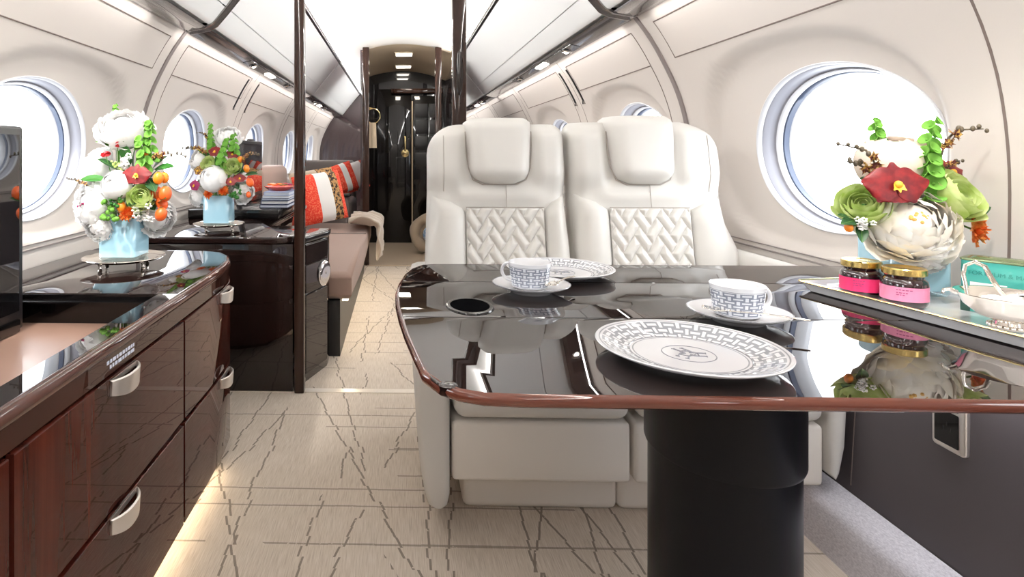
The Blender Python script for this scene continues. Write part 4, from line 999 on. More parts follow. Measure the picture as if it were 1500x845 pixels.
BOUQ = {
 'RIGHT': [
  ('peony', 1.042, 1.238, 0.91, 0.0749, 'cream_petal', (-0.25, -0.85, 0.4), 'large open cream peony', 1),
  ('peony', 1.082, 1.225, 0.854, 0.0412, 'white_petal', (0.4, -0.7, -0.3), 'small white bloom', 0),
  ('bud_peony', 1.065, 1.31, 1.031, 0.0676, 'blush', (-0.1, -0.25, 1), 'cup shaped blush bloom', 0),
  ('rose', 0.964, 1.26, 0.944, 0.0453, 'green_petal', (-0.5, -0.5, 0.55), None, 0),
  ('rose', 1.135, 1.24, 0.964, 0.0513, 'green_petal', (0.3, -0.7, 0.5), None, 0),
  ('orchid', 0.993, 1.215, 0.986, 0.0572, 'red_petal', (-0.15, -0.95, 0.2), None, 0),
  ('orchid', 1.176, 1.3, 1.008, 0.0437, 'red_petal', (0.3, -0.8, 0.4), None, 0),
  ('bells', [(1.087, 1.24, 0.946), (1.081, 1.24, 0.999), (1.085, 1.25, 1.05), (1.113, 1.27, 1.114)], 0.0199),
  ('bells', [(1.07, 1.33, 1.02), (1.055, 1.33, 1.065), (1.033, 1.32, 1.117)], 0.0148),
  ('spray', [(0.992, 1.25, 0.994), (0.981, 1.25, 1.029), (0.962, 1.25, 1.057), (0.902, 1.25, 1.071)], 0.0127),
  ('spray', [(0.989, 1.26, 0.998), (0.969, 1.26, 1.02), (0.959, 1.27, 1.029), (0.938, 1.27, 1.034)], 0.0129),
  ('spray', [(1.121, 1.26, 1.043), (1.132, 1.26, 1.078), (1.154, 1.26, 1.099), (1.206, 1.26, 1.101)], 0.0141),
  ('spray', [(1.156, 1.3, 1.014), (1.173, 1.3, 1.024), (1.185, 1.3, 1.031), (1.196, 1.3, 1.035)], 0.0087),
  ('marigold', 1.175, 1.25, 0.895, 0.0335, 'marigold', (0.5, -0.7, 0.1), None, 0),
  ('filler', 0.946, 1.23, 0.912, 0.0166, 'white_petal', (-0.3, -0.9, 0.2), None, 0),
  ('kumquat', 0.92, 1.24, 0.899, 0.0084, 'orange'),
  ('leaf', 0.924, 1.24, 0.911, 0.0279, 'leaf_dark', (-1, -0.4, -0.1)),
  ('leaf', 0.942, 1.235, 0.89, 0.025, 'leaf_dark', (-0.4, -0.6, -0.7)),
  ('leaf', 1.142, 1.25, 0.931, 0.0336, 'leaf', (0.8, -0.5, -0.35)),
  ('leaf', 1.108, 1.25, 0.928, 0.028, 'leaf', (0.4, -0.8, -0.2)),
  ('leaf', 0.987, 1.27, 0.989, 0.0314, 'leaf_dark', (-0.8, -0.3, 0.3)),
  ('leaf', 1.18, 1.25, 0.928, 0.0307, 'leaf_dark', (0.9, -0.2, 0.5)),
  ('leaf', 1.094, 1.29, 0.997, 0.0318, 'leaf', (0.1, -0.4, 0.9)),
  ('berries', 1.126, 1.225, 0.939, 0.0192, 'bell'),
  ('leaf', 1.008, 1.27, 0.943, 0.0371, 'leaf_dark', (-0.3, -0.7, 0.3)),
  ('leaf', 1.091, 1.27, 0.955, 0.037, 'leaf_dark', (0.2, -0.7, 0.4)),
  ('leaf', 1.108, 1.25, 0.903, 0.0336, 'leaf_dark', (0.5, -0.7, -0.3)),
  ('leaf', 0.92, 1.25, 0.919, 0.0197, 'leaf_dark', (-0.9, -0.3, 0.3)),
  ('leaf', 1.103, 1.3, 1.021, 0.0321, 'leaf_dark', (0.4, -0.5, 0.6)),
 ],
 'LEFT': [
  ('peony', -0.903, 1.93, 1.133, 0.0764, 'white_petal', (0.1, -0.6, 0.8), 'white peony on top', 0),
  ('peony', -0.997, 1.93, 1.009, 0.0608, 'white_petal', (-0.6, -0.6, 0.5), 'white peony at the upper left', 0),
  ('peony', -0.983, 1.89, 0.891, 0.0749, 'white_petal', (-0.6, -0.8, 0.2), 'large white peony at the left', 0),
  ('peony', -0.959, 1.87, 0.815, 0.0479, 'white_petal', (-0.4, -0.8, -0.3), 'white peony drooping over the rim', 0),
  ('peony', -0.795, 1.95, 0.835, 0.0544, 'white_petal', (0.6, -0.6, -0.2), 'white peony at the lower right', 0),
  ('bud_peony', -0.883, 1.84, 0.951, 0.0471, 'white_petal', (-0.2, -0.9, 0.35), 'closed white bloom', 0),
  ('orchid', -0.815, 1.83, 0.982, 0.0447, 'red_petal', (0.05, -0.95, 0.2), None, 0),
  ('rose', -0.802, 1.83, 0.914, 0.0404, 'green_petal', (0.05, -0.9, 0.35), None, 0),
  ('bells', [(-0.807, 1.86, 0.996), (-0.802, 1.86, 1.028), (-0.818, 1.87, 1.07), (-0.827, 1.88, 1.094)], 0.0197),
  ('bells', [(-0.797, 1.9, 1.028), (-0.804, 1.9, 1.079), (-0.802, 1.9, 1.127), (-0.809, 1.9, 1.149)], 0.0177),
  ('bells', [(-0.943, 1.97, 1.13), (-0.947, 1.97, 1.172), (-0.95, 1.97, 1.211)], 0.0115),
  ('kumquat', -0.751, 1.84, 0.973, 0.0171, 'orange'),
  ('kumquat', -0.739, 1.86, 0.974, 0.0151, 'orange'),
  ('kumquat', -0.729, 1.84, 0.924, 0.0214, 'tang'),
  ('kumquat', -0.763, 1.86, 0.927, 0.0195, 'tang'),
  ('kumquat', -0.748, 1.86, 0.892, 0.0194, 'tang'),
  ('kumquat', -0.742, 1.84, 0.86, 0.0192, 'tang'),
  ('kumquat', -0.865, 1.835, 0.883, 0.015, 'orange'),
  ('kumquat', -0.809, 1.88, 1.048, 0.0109, 'orange'),
  ('marigold', -0.848, 1.84, 0.861, 0.0278, 'marigold', (0, -0.9, 0.3), None, 0),
  ('filler', -0.79, 1.83, 0.865, 0.0319, 'white_petal', (0.1, -0.9, 0.2), None, 0),
  ('filler', -0.871, 1.88, 1.026, 0.0263, 'white_petal', (0, -0.7, 0.6), None, 0),
  ('berries', -0.893, 1.83, 0.877, 0.032, 'bell'),
  ('berries', -0.878, 1.83, 0.907, 0.0235, 'leaf'),
  ('berries', -0.9, 1.88, 1.011, 0.0175, 'green_petal'),
  ('leaf', -0.962, 1.85, 0.97, 0.0388, 'leaf', (-1, -0.3, 0.0)),
  ('leaf', -0.931, 1.88, 1.017, 0.0351, 'leaf_dark', (-0.5, -0.5, 0.4)),
  ('leaf', -0.88, 1.9, 1.05, 0.0442, 'leaf', (0, -0.5, 0.8)),
  ('leaf', -0.851, 1.89, 1.035, 0.0396, 'leaf_dark', (0.3, -0.5, 0.8)),
  ('leaf', -0.736, 1.83, 0.905, 0.0255, 'leaf_dark', (0.7, -0.6, 0.3)),
  ('leaf', -0.772, 1.84, 0.954, 0.0428, 'leaf_dark', (0.5, -0.6, -0.4)),
  ('leaf', -0.749, 1.88, 1.006, 0.0393, 'leaf', (0.9, -0.3, 0.1)),
  ('leaf', -0.773, 1.9, 1.021, 0.0397, 'leaf_dark', (0.7, -0.3, 0.5)),
  ('leaf', -0.962, 1.93, 1.084, 0.0315, 'bell', (-0.8, -0.3, 0.2)),
  ('leaf', -0.824, 1.83, 0.895, 0.0298, 'leaf_dark', (-0.2, -0.9, -0.2)),
  ('leaf', -0.794, 1.87, 0.939, 0.0435, 'leaf_dark', (0.3, -0.8, 0.2)),
  ('leaf', -0.855, 1.87, 0.948, 0.0479, 'leaf_dark', (-0.2, -0.8, 0.3)),
  ('leaf', -0.781, 1.86, 0.888, 0.039, 'leaf_dark', (0.5, -0.7, -0.3)),
  ('leaf', -0.873, 1.86, 0.92, 0.039, 'leaf_dark', (-0.5, -0.7, -0.2)),
  ('leaf', -0.772, 1.87, 0.991, 0.0348, 'leaf_dark', (0.6, -0.5, 0.4)),
  ('spray', [(-0.789, 1.88, 1.026), (-0.767, 1.88, 1.043), (-0.732, 1.88, 1.05), (-0.674, 1.88, 1.043)], 0.0131),
  ('spray', [(-0.977, 1.87, 0.941), (-1.006, 1.87, 0.956), (-1.028, 1.87, 0.965), (-1.057, 1.87, 0.969)], 0.0087),
  ('spray', [(-0.961, 1.86, 0.913), (-0.978, 1.86, 0.905), (-0.994, 1.86, 0.892), (-1.016, 1.86, 0.883)], 0.0087, 'magenta_petal'),
  ('redbud', -0.895, 1.87, 1.078, 0.0131, 'bright_red', (0.4, -0.5, 0.6)),
  ('redbud', -0.938, 1.88, 1.048, 0.0154, 'bright_red', (-0.7, -0.5, -0.2)),
 ],
 'FAR': [
  ('peony', -0.808, 2.8, 1.134, 0.0552, 'white_petal', (0.1, -0.6, 0.8), 'white peony on top', 0),
  ('bud_peony', -0.845, 2.7, 0.934, 0.0627, 'white_petal', (-0.1, -0.9, 0.4), 'round white bloom in front', 0),
  ('peony', -0.945, 2.8, 1.027, 0.0519, 'white_petal', (-0.6, -0.6, 0.4), 'white peony at the upper left', 0),
  ('peony', -0.722, 2.76, 0.868, 0.0479, 'white_petal', (0.6, -0.6, -0.1), 'white peony at the lower right', 0),
  ('peony', -0.948, 2.76, 0.842, 0.0385, 'white_petal', (-0.6, -0.7, -0.2), 'white peony at the lower left', 0),
  ('rose', -0.754, 2.7, 0.991, 0.0375, 'green_petal', (0.1, -0.9, 0.35), None, 0),
  ('rose', -0.877, 2.72, 1.003, 0.0347, 'green_petal', (-0.2, -0.8, 0.4), None, 0),
  ('orchid', -0.845, 2.72, 1.059, 0.0347, 'red_petal', (-0.2, -0.9, 0.3), None, 0),
  ('orchid', -0.765, 2.72, 1.047, 0.0315, 'red_petal', (0.2, -0.9, 0.3), None, 0),
  ('orchid', -0.763, 2.69, 0.922, 0.028, 'red_petal', (0, -0.9, 0.2), None, 0),
  ('orchid', -0.725, 2.7, 0.937, 0.0281, 'red_petal', (0.3, -0.9, 0.2), None, 0),
  ('orchid', -0.94, 2.72, 0.902, 0.0347, 'magenta_petal', (-0.5, -0.8, 0.1), None, 0),
  ('orchid', -0.925, 2.73, 0.971, 0.0316, 'brown_petal', (-0.5, -0.8, 0.2), None, 0),
  ('bells', [(-0.813, 2.7, 0.987), (-0.807, 2.7, 1.034), (-0.794, 2.71, 1.081), (-0.791, 2.72, 1.113)], 0.0189),
  ('bells', [(-0.756, 2.72, 1.05), (-0.756, 2.72, 1.091), (-0.762, 2.73, 1.135)], 0.019),
  ('bells', [(-0.873, 2.76, 1.05), (-0.88, 2.77, 1.114), (-0.886, 2.78, 1.189)], 0.0161),
  ('kumquat', -0.699, 2.72, 0.981, 0.0157, 'orange'),
  ('kumquat', -0.736, 2.74, 1.021, 0.0159, 'orange'),
  ('kumquat', -0.685, 2.73, 0.917, 0.0189, 'tang'),
  ('kumquat', -0.689, 2.72, 0.861, 0.0126, 'tang'),
  ('marigold', -0.795, 2.69, 0.879, 0.028, 'marigold', (0, -0.9, 0.3), None, 0),
  ('marigold', -0.864, 2.69, 0.866, 0.0249, 'marigold', (-0.1, -0.9, 0.1), None, 0),
  ('berries', -0.744, 2.69, 0.869, 0.0249, 'leaf'),
  ('leaf', -0.807, 2.73, 0.971, 0.0443, 'leaf_dark', (0.2, -0.8, 0.2)),
  ('leaf', -0.752, 2.73, 0.901, 0.038, 'leaf_dark', (0.5, -0.7, -0.3)),
  ('leaf', -0.832, 2.75, 1.028, 0.0382, 'leaf_dark', (-0.2, -0.6, 0.5)),
  ('leaf', -0.902, 2.75, 0.932, 0.0382, 'leaf_dark', (-0.6, -0.6, -0.2)),
  ('leaf', -0.734, 2.72, 0.971, 0.0377, 'leaf_dark', (0.8, -0.5, -0.1)),
  ('leaf', -0.829, 2.72, 1.009, 0.0379, 'leaf', (0, -0.6, 0.7)),
  ('leaf', -0.906, 2.76, 1.05, 0.0385, 'leaf', (-0.7, -0.4, 0.5)),
  ('leaf', -0.677, 2.72, 0.956, 0.0346, 'leaf_dark', (0.9, -0.3, 0.1)),
  ('spray', [(-0.893, 2.76, 1.04), (-0.919, 2.76, 1.066), (-0.964, 2.76, 1.079), (-1.009, 2.76, 1.069)], 0.016),
  ('spray', [(-0.886, 2.78, 1.098), (-0.903, 2.78, 1.131), (-0.919, 2.78, 1.144), (-0.945, 2.78, 1.15)], 0.0097),
  ('spray', [(-0.733, 2.74, 1.002), (-0.707, 2.74, 1.034), (-0.675, 2.74, 1.05), (-0.643, 2.74, 1.04)], 0.0158),
 ],
}
# ================================================================== TABLEWARE
def spoon(name, a, b, z0, label, cat='spoon', z1=None, knife=False):
    a = Vector(a); b = Vector(b); d = (b-a); L = d.length; d.normalize(); nrm_ = Vector((-d.y, d.x))
    z1 = z0 if z1 is None else z1
    t_ = thing(name, label, cat, (a.x, a.y, z0))
    def pos(s, w, h): 
        p = a + d*s + nrm_*w; return (p.x, p.y, z0 + (z1-z0)*s/L + h)
    if not knife:
        mb = MB()
        def bowl(u, v):
            s = 0.046*u; w = 0.0135*sin(pi*min(1, (0.05+0.9*u)))**0.6*(2*v-1); q = (2*v-1)**2
            return pos(s-0.006, w, 0.0035*q + 0.003*(2*u-1)**2 + 0.001)
        grid(mb, bowl, 12, 8); o = obj('bowl', mb, 'silver', t_, angle=80); o.modifiers.new('thickness', 'SOLIDIFY').thickness = 0.0012
    mb = MB(); st = 0.038 if not knife else 0.0; n_ = 14
    ring = []
    for i in range(n_+1):
        u = i/n_; s = st + (L-st)*u; w = 0.0027 + 0.0030*sstep(0.35, 1, u) - 0.003*sstep(0.96, 1.0, u); h = 0.004 + 0.004*sin(pi*u)*0.5
        ring.append([pos(s, w*cos(q), h + 0.0012*sin(q)) for q in [2*pi*j/8 for j in range(8)]])
    loft(mb, ring); obj('handle', mb, 'silver', t_, angle=60)
    return t_

def plate(cx, cy, label, emblem_rot=0.2):
    r_ = 0.130; t_ = thing('dinner_plate', label, 'plate', (cx, cy, T), 'white dinner plates with grey lattice rims')
    def zt(r): return 0.0072 + 0.0150*sstep(0.082, 0.132, r)
    K = 30
    mb = MB(); lathe(mb, [(max(1e-4, r_*i/K), zt(r_*i/K)) for i in range(K+1)], 96, (cx, cy, T+0.0004)); obj('glazed_face', mb, 'weave_plate', t_, angle=80)
    mb = MB(); lathe(mb, [(r_, zt(r_)), (r_+0.0012, zt(r_)-0.001), (r_, zt(r_)-0.003), (0.112, 0.0115), (0.092, 0.004), (0.080, 0.0030), (0.078, 0.0), (0.073, 0.0), (0.071, 0.003), (1e-4, 0.003)], 96, (cx, cy, T+0.0004)); obj('body', mb, 'china', t_, angle=60)
    mb = MB(); zz = T + 0.0076
    tube(mb, [(cx+0.0365*cos(a), cy+0.0365*sin(a), zz) for a in [2*pi*i/48 for i in range(48)]], 0.0008, 5, True)
    tube(mb, [(cx+0.0815*cos(a), cy+0.0815*sin(a), zz+0.0001) for a in [2*pi*i/64 for i in range(64)]], 0.0007, 4, True)
    em = obj('border_ring', mb, 'ink', t_)
    # interlaced letter H monogram, four turned letters woven in a wreath
    mb = MB()
    for q in range(3):
        a = emblem_rot + q*pi/3*2
        for lx_, ly_, hx_, hy_ in ((-0.007, 0.0, -0.007, 0.021), (0.007, 0.0, 0.007, 0.021), (-0.007, 0.010, 0.007, 0.0115), (-0.010, 0.0215, -0.004, 0.0215), (0.004, 0.0215, 0.010, 0.0215), (-0.010, 0.0, -0.004, 0.0), (0.004, 0.0, 0.010, 0.0)):
            P = [(lx_+(hx_-lx_)*k/4, ly_+(hy_-ly_)*k/4 + 0.002) for k in range(5)]
            P = [(x+0.0015*sin(y*200), y) for x, y in P]
            tube(mb, [(cx + x*cos(a) - y*sin(a), cy + x*sin(a) + y*cos(a), zz) for x, y in P], 0.0010 if abs(lx_-hx_) > 0.003 else 0.0015, 5)
    tube(mb, [(cx+0.011*cos(a)+0.003*sin(3*a), cy+0.010*sin(a), zz) for a in [2*pi*i/36 for i in range(36)]], 0.0008, 5, True)
    obj('emblem', mb, 'ink', t_)
plate(0.432, 0.896, 'nearest dinner plate with grey lattice rim, at the table front edge')
plate(0.405, 1.502, 'far dinner plate partly hidden behind the left coffee cup', 0.6)

def saucer(cx, cy, label):
    t_ = thing('saucer', label, 'saucer', (cx, cy, T), 'white porcelain saucers')
    mb = MB(); lathe(mb, [(1e-4, 0.007), (0.028, 0.007), (0.033, 0.0085), (0.06, 0.012), (0.083, 0.0205), (0.0845, 0.0205), (0.0835, 0.0185), (0.06, 0.009), (0.046, 0.005), (0.043, 0.0), (0.040, 0.0), (0.038, 0.004), (1e-4, 0.004)], 72, (cx, cy, T+0.0004)); obj('dish', mb, 'china', t_, angle=60)
    mb = MB(); tube(mb, [(cx+0.0835*cos(a), cy+0.0835*sin(a), T+0.0207) for a in [2*pi*i/64 for i in range(64)]], 0.0009, 5, True); obj('rim_line', mb, 'ink', t_)
def cup(cx, cy, ha, label):
    z = T+0.0098; h = 0.057
    t_ = thing('coffee_cup', label, 'cup', (cx, cy, z), 'lattice patterned coffee cups')
    def ro(q): return 0.0385 + 0.0075*q**0.8
    K = 20
    mb = MB(); lathe(mb, [(ro(i/K), 0.004 + (h-0.004)*i/K) for i in range(K+1)], 72, (cx, cy, z)); obj('patterned_wall', mb, 'weave_cup', t_, angle=80)
    mb = MB(); lathe(mb, [(ro(1), h), (ro(1)-0.001, h+0.0008), (ro(1)-0.0025, h), (ro(0.5)-0.003, h*0.5), (ro(0.1)-0.004, 0.009), (0.028, 0.006), (1e-4, 0.0055)], 72, (cx, cy, z))
    lathe(mb, [(ro(0), 0.004), (0.034, 0.001), (0.032, 0.0), (0.028, 0.0), (0.027, 0.002), (1e-4, 0.002)], 72, (cx, cy, z)); obj('inside', mb, 'china', t_, angle=60)
    mb = MB(); P = []
    for i in range(17):
        a = -pi/2 + pi*i/16
        rr_ = 0.0425 + 0.027*cos(a)**0.8 if cos(a) > 1e-6 else 0.0425
        P.append((cx + rr_*cos(ha), cy + rr_*sin(ha), z + 0.030 + 0.0195*sin(a)))
    tube(mb, P, [0.0042 + 0.0008*abs(1-i/8) for i in range(17)], 10, flat=0.8); obj('handle', mb, 'china', t_)
saucer(0.619, 1.100, 'saucer with a spoon in front of the right coffee cup'); cup(0.619, 1.103, radians(12), 'right grey lattice coffee cup with the handle on the right')
saucer(0.293, 1.318, 'saucer under the left coffee cup, beside the far plate'); cup(0.290, 1.318, radians(140), 'left grey lattice coffee cup near the far plate')
spoon('teaspoon', (0.556, 1.092), (0.690, 1.014), T+0.0215, 'silver teaspoon lying across the front of the right saucer')
spoon('teaspoon', (0.318, 1.268), (0.402, 1.368), T+0.0215, 'silver teaspoon on the right side of the left saucer')

# ------------------------------------------------------------------ serving tray
d_ = Vector((0.174, -0.985)); p_ = Vector((0.985, 0.174)); t0 = Vector((0.891, 1.359))
TR = Matrix(((d_.x, p_.x, 0, t0.x), (d_.y, p_.y, 0, t0.y), (0, 0, 1, T), (0, 0, 0, 1)))
TL, TW = 0.46, 0.257
tr = thing('serving_tray', 'white rectangular serving tray with gold rim at the right table side', 'tray', (t0.x, t0.y, T))
def trr(i, z, r=0.02): return [(TR @ Vector((x, y, z+0.0006))) for x, y in rrect(i, TL-i, i, TW-i, r, 5)]
mb = MB(); loft(mb, [trr(0.018, 0.0), trr(0.012, 0.002), trr(0.004, 0.0185, 0.014), trr(0.0, 0.0195, 0.012), trr(0.0, 0.021, 0.012), trr(0.006, 0.0205, 0.014), trr(0.013, 0.009), trr(0.018, 0.008)]); obj('body', mb, 'china', tr, angle=40)
mb = MB(); q = trr(0.0015, 0.0212, 0.012); tube(mb, q, 0.0024, 6, True); obj('gilded_rim', mb, 'gold', tr)
TZ = T + 0.0092
def jar(cx, cy, m, label):
    t_ = thing('jam_jar', label, 'jar', (cx, cy, TZ), 'jam jars with gold lids on the tray')
    mb = MB(); lathe(mb, [(1e-4, 0.0), (0.031, 0.0), (0.0355, 0.004), (0.0365, 0.010), (0.0365, 0.044), (0.035, 0.050), (0.030, 0.055), (0.0305, 0.060), (1e-4, 0.060)], 48, (cx, cy, TZ)); obj('glass', mb, 'jam', t_, angle=50)
    mb = MB(); lathe(mb, [(0.0371, 0.013), (0.0371, 0.040)], 48, (cx, cy, TZ)); lb = obj('label', mb, m, t_)
    mb = MB()
    for k, (zz, n_) in enumerate(((0.034, 5), (0.0285, 4), (0.0245, 3))):
        a = radians(212)
        for j in range(n_):
            w = 0.05 + 0.09*R.random(); lathe_pts = [[(cx+0.03735*cos(a+w*q), cy+0.03735*sin(a+w*q), TZ+zz+dz) for q in (0, .5, 1)] for dz in (0, 0.0016)]
            loft(mb, lathe_pts, caps=False, closed=False); a += w + 0.035
    obj('lettering', mb, 'label_ink', lb)
    mb = MB(); lathe(mb, [(1e-4, 0.0725), (0.026, 0.0725), (0.028, 0.074), (0.0325, 0.074), (0.0345, 0.072), (0.0348, 0.062), (0.0335, 0.0605), (0.030, 0.0605)], 60, (cx, cy, TZ)); obj('lid', mb, 'lid', t_, angle=40)
jar(0.968, 1.270, 'label_hot', 'jam jar with hot pink label, left of the pair'); jar(0.989, 1.190, 'label_pink', 'jam jar with pale pink label, right of the pair')
# tea tin
ti = thing('tea_tin', 'turquoise metal tea tin beside the right flower vase', 'tin', (1.139, 1.129, TZ))
e1 = Vector((0.55, -0.835, 0)).normalized(); e2 = Vector((0.835, 0.55, 0)).normalized(); c0 = Vector((1.124, 1.126, TZ))
TM = Matrix(((e1.x, e2.x, 0, c0.x), (e1.y, e2.y, 0, c0.y), (0, 0, 1, c0.z), (0, 0, 0, 1)))
mb = MB(); loft(mb, [[TM @ Vector((x, y, z)) for x, y in rrect(-0.060+i, 0.060-i, -0.030+i, 0.030-i, 0.010, 5)] for i, z in ((0.001, 0), (0, 0.002), (0, 0.096), (0.002, 0.098))]); obj('body', mb, 'tin', ti, angle=40)
mb = MB(); loft(mb, [[TM @ Vector((x, y, z)) for x, y in rrect(-0.061+i, 0.061-i, -0.031+i, 0.031-i, 0.010, 5)] for i, z in ((0.001, 0.0945), (-0.0008, 0.0965), (-0.0005, 0.099), (0.004, 0.100), (0.010, 0.098), (0.014, 0.1015))]); obj('lid', mb, 'tin_lid', ti, angle=40)
FM = TM @ Matrix.Translation((0, -0.0302, 0)) @ Matrix.Rotation(pi/2, 4, 'X')
def facebox(x0, x1, z0, z1, m, nm, th=0.0006):
    mb = MB(); box(mb, x0, x1, z0, z1, 0, th); mb.xf(FM); return obj(nm, mb, m, ti)
facebox(-0.0585, -0.045, 0.0, 0.040, 'tin_dark', 'dark_print'); facebox(-0.058, -0.048, 0.034, 0.046, 'magenta', 'magenta_print', 0.0009)
pl_ = facebox(-0.045, 0.004, 0.028, 0.056, 'paper', 'paper_label', 0.0008)
cu = bpy.data.curves.new('lettering', 'FONT'); cu.body = 'FORTNUM & MASON'; cu.size = 0.0105; cu.align_x = 'CENTER'; cu.extrude = 0.0003
tmp = bpy.data.objects.new('lettering_source', cu); C.objects.link(tmp); bpy.context.view_layer.update()
me_ = bpy.data.meshes.new_from_object(tmp.evaluated_get(bpy.context.evaluated_depsgraph_get())); bpy.data.objects.remove(tmp)
me_.materials.clear(); me_.materials.append(M['tin_emboss'])
to = bpy.data.objects.new('lettering', me_); C.objects.link(to); to.parent = ti
to.matrix_local = Matrix.Translation(-Vector(ti.location)) @ FM @ Matrix.Translation((0.002, 0.070, 0.0006))
# silver sugar bowl with tongs
bc = Vector((1.036, 1.036, TZ))
sb = thing('sugar_bowl', 'round silver sugar bowl on the tray in front of the tin', 'bowl', tuple(bc))
mb = MB(); lathe(mb, [(1e-4, 0.012), (0.020, 0.012), (0.040, 0.020), (0.058, 0.036), (0.066, 0.052), (0.072, 0.056), (0.0725, 0.0575), (0.066, 0.056), (0.056, 0.039), (0.038, 0.024), (1e-4, 0.017)], 64, tuple(bc)); obj('bowl', mb, 'silver', sb, angle=60)
mb = MB(); lathe(mb, [(1e-4, 0.0), (0.026, 0.0), (0.027, 0.003), (0.020, 0.006), (0.018, 0.013), (1e-4, 0.013)], 40, tuple(bc)); obj('foot', mb, 'silver', sb, angle=40)
mb = MB()
for i in range(20):
    a = 2*pi*i/20; ball(mb, bc + Vector((0.026*cos(a), 0.026*sin(a), 0.004)), 0.0038, n=8, k=6)
obj('beaded_border', mb, 'silver', sb)
for sgn in (1, -1):
    ang = radians(160) if sgn > 0 else radians(-20)
    mb = MB(); tube(mb, [bc + Vector((rr*cos(ang), rr*sin(ang), zz)) for rr, zz in ((0.070, 0.055), (0.080, 0.060), (0.088, 0.058), (0.090, 0.052))], [0.004, 0.0035, 0.003, 0.002], 8); obj('handle', mb, 'silver', sb)
mb = MB(); st_ = Vector((1.036, 1.04, TZ+0.036))
for i in range(16):
    c_ = st_ + Vector((R.uniform(-.030, .030), R.uniform(-.030, .030), R.uniform(-0.001, .006))); rr = R.uniform(0.006, 0.009)
    box(mb, c_.x-rr, c_.x+rr, c_.y-rr, c_.y+rr, c_.z-rr, c_.z+rr)
o = obj('sugar_cubes', mb, 'sugar', None, smooth=False); tag(o, 'white sugar lumps inside the silver bowl', 'sugar', kind='stuff')
tg = thing('sugar_tongs', 'silver looped sugar tongs standing in the sugar bowl', 'tongs', (1.02, 1.06, TZ+0.05))
mb = MB(); P = [(-0.016, 0.046), (-0.0165, 0.066), (-0.0175, 0.082), (-0.013, 0.097), (0.0, 0.104), (0.013, 0.097), (0.0185, 0.080), (0.026, 0.062), (0.034, 0.048)]
tube(mb, [(1.022 + x*0.95, 1.075 - 0.35*x + 0.15*(z-0.05), TZ + z) for x, z in P], [0.0021]*9, 8, flat=2.0); obj('arms', mb, 'silver', tg)
spoon('butter_knife', (0.950, 1.344), (1.022, 1.352), T+0.0100, 'silver butter knife lying on the tray behind the jars', 'knife', knife=True)

# ------------------------------------------------------------------ vases, footed dishes
def vase(cx, cy, z, a, h, label):
    t_ = thing('flower_vase', label, 'vase', (cx, cy, z), 'pale blue square glass vases'); b = a/2
    def rr(i, zz, r=0.014): return [(cx+x, cy+y, z+zz) for x, y in rrect(-b+i, b-i, -b+i, b-i, r, 5)]
    mb = MB(); loft(mb, [rr(0.001, 0.012), rr(0.0, 0.02), rr(0.0, h-0.002), rr(0.0015, h), rr(0.0045, h-0.001), rr(0.005, h-0.02), rr(0.0055, 0.020), rr(0.010, 0.018)]); obj('body', mb, 'glassblue', t_, angle=50)
    mb = MB(); loft(mb, [rr(0.006, 0.0), rr(0.002, 0.002), rr(0.0005, 0.006), rr(0.0005, 0.0118)]); obj('thick_base', mb, 'clear', t_, angle=50)
def footed(cx, cy, z, r, label):
    t_ = thing('footed_dish', label, 'dish', (cx, cy, z), 'silver footed dishes under the left vases')
    mb = MB(); lathe(mb, [(1e-4, 0.030), (r*0.8, 0.030), (r*0.9, 0.033), (r, 0.0385), (r+0.001, 0.037), (r*0.92, 0.030), (r*0.8, 0.0265), (1e-4, 0.0265)], 64, (cx, cy, z)); obj('plate', mb, 'silver', t_, angle=50)
    for k in range(4):
        an = pi/4 + k*pi/2 + 0.3; x, y = cx + 0.70*r*cos(an), cy + 0.70*r*sin(an)
        mb = MB(); lathe(mb, [(1e-4, 0.0), (0.006, 0.0), (0.0075, 0.004), (0.005, 0.008), (0.0065, 0.012), (0.0045, 0.017), (0.007, 0.022), (0.007, 0.0275), (1e-4, 0.0275)], 16, (x, y, z)); obj('foot', mb, 'silver', t_, angle=50)
VA = 0.115
vase(1.085, 1.310, TZ, VA, 0.118, 'pale blue glass vase on the white tray at the right')
footed(-0.90, 1.93, 0.6755, 0.128, 'silver footed dish under the near left flower vase'); vase(-0.90, 1.93, 0.7065, 0.120, 0.135, 'pale blue glass vase on the near left credenza')
footed(-0.846, 2.785, 0.6845, 0.118, 'silver footed dish under the second flower vase, by the dark post'); vase(-0.846, 2.785, 0.7155, 0.120, 0.140, 'pale blue glass vase on the far left credenza')

# ================================================================== FLOWERS
def frame(pos, axis, spin=0.0):
    q = Vector((0, 0, 1)).rotation_difference(Vector(axis).normalized()).to_matrix().to_4x4()
    return Matrix.Translation(Vector(pos)) @ q @ Matrix.Rotation(spin, 4, 'Z')
def petal(mb, Mx, L, W, tilt, az, cup=0.5, curl=0.0, ruf=0.0, r0=0.0, rnd=R, nu=5, nv=6, blunt=0.55):
    """a petal growing from the local origin outwards; tilt 0 = flat, pi/2 = upright"""
    ph = rnd.random()*6.3; Rz = Matrix.Rotation(az, 4, 'Z') @ Matrix.Rotation(-tilt, 4, 'Y')
    def f(u, v):
        s = u; t_ = 2*v-1
        w = W*(sin(pi*min(1.0, 0.10+0.86*s**0.85))**blunt)
        x = r0 + L*s*(1 - 0.30*t_*t_*s)
        z = cup*W*t_*t_*(0.3+0.7*s)*0.8 + curl*L*s*s + ruf*L*sin(ph+7*t_+3*s)*s*s
        return Mx @ (Rz @ Vector((x, w*t_, z)))
    grid(mb, f, nu, nv)
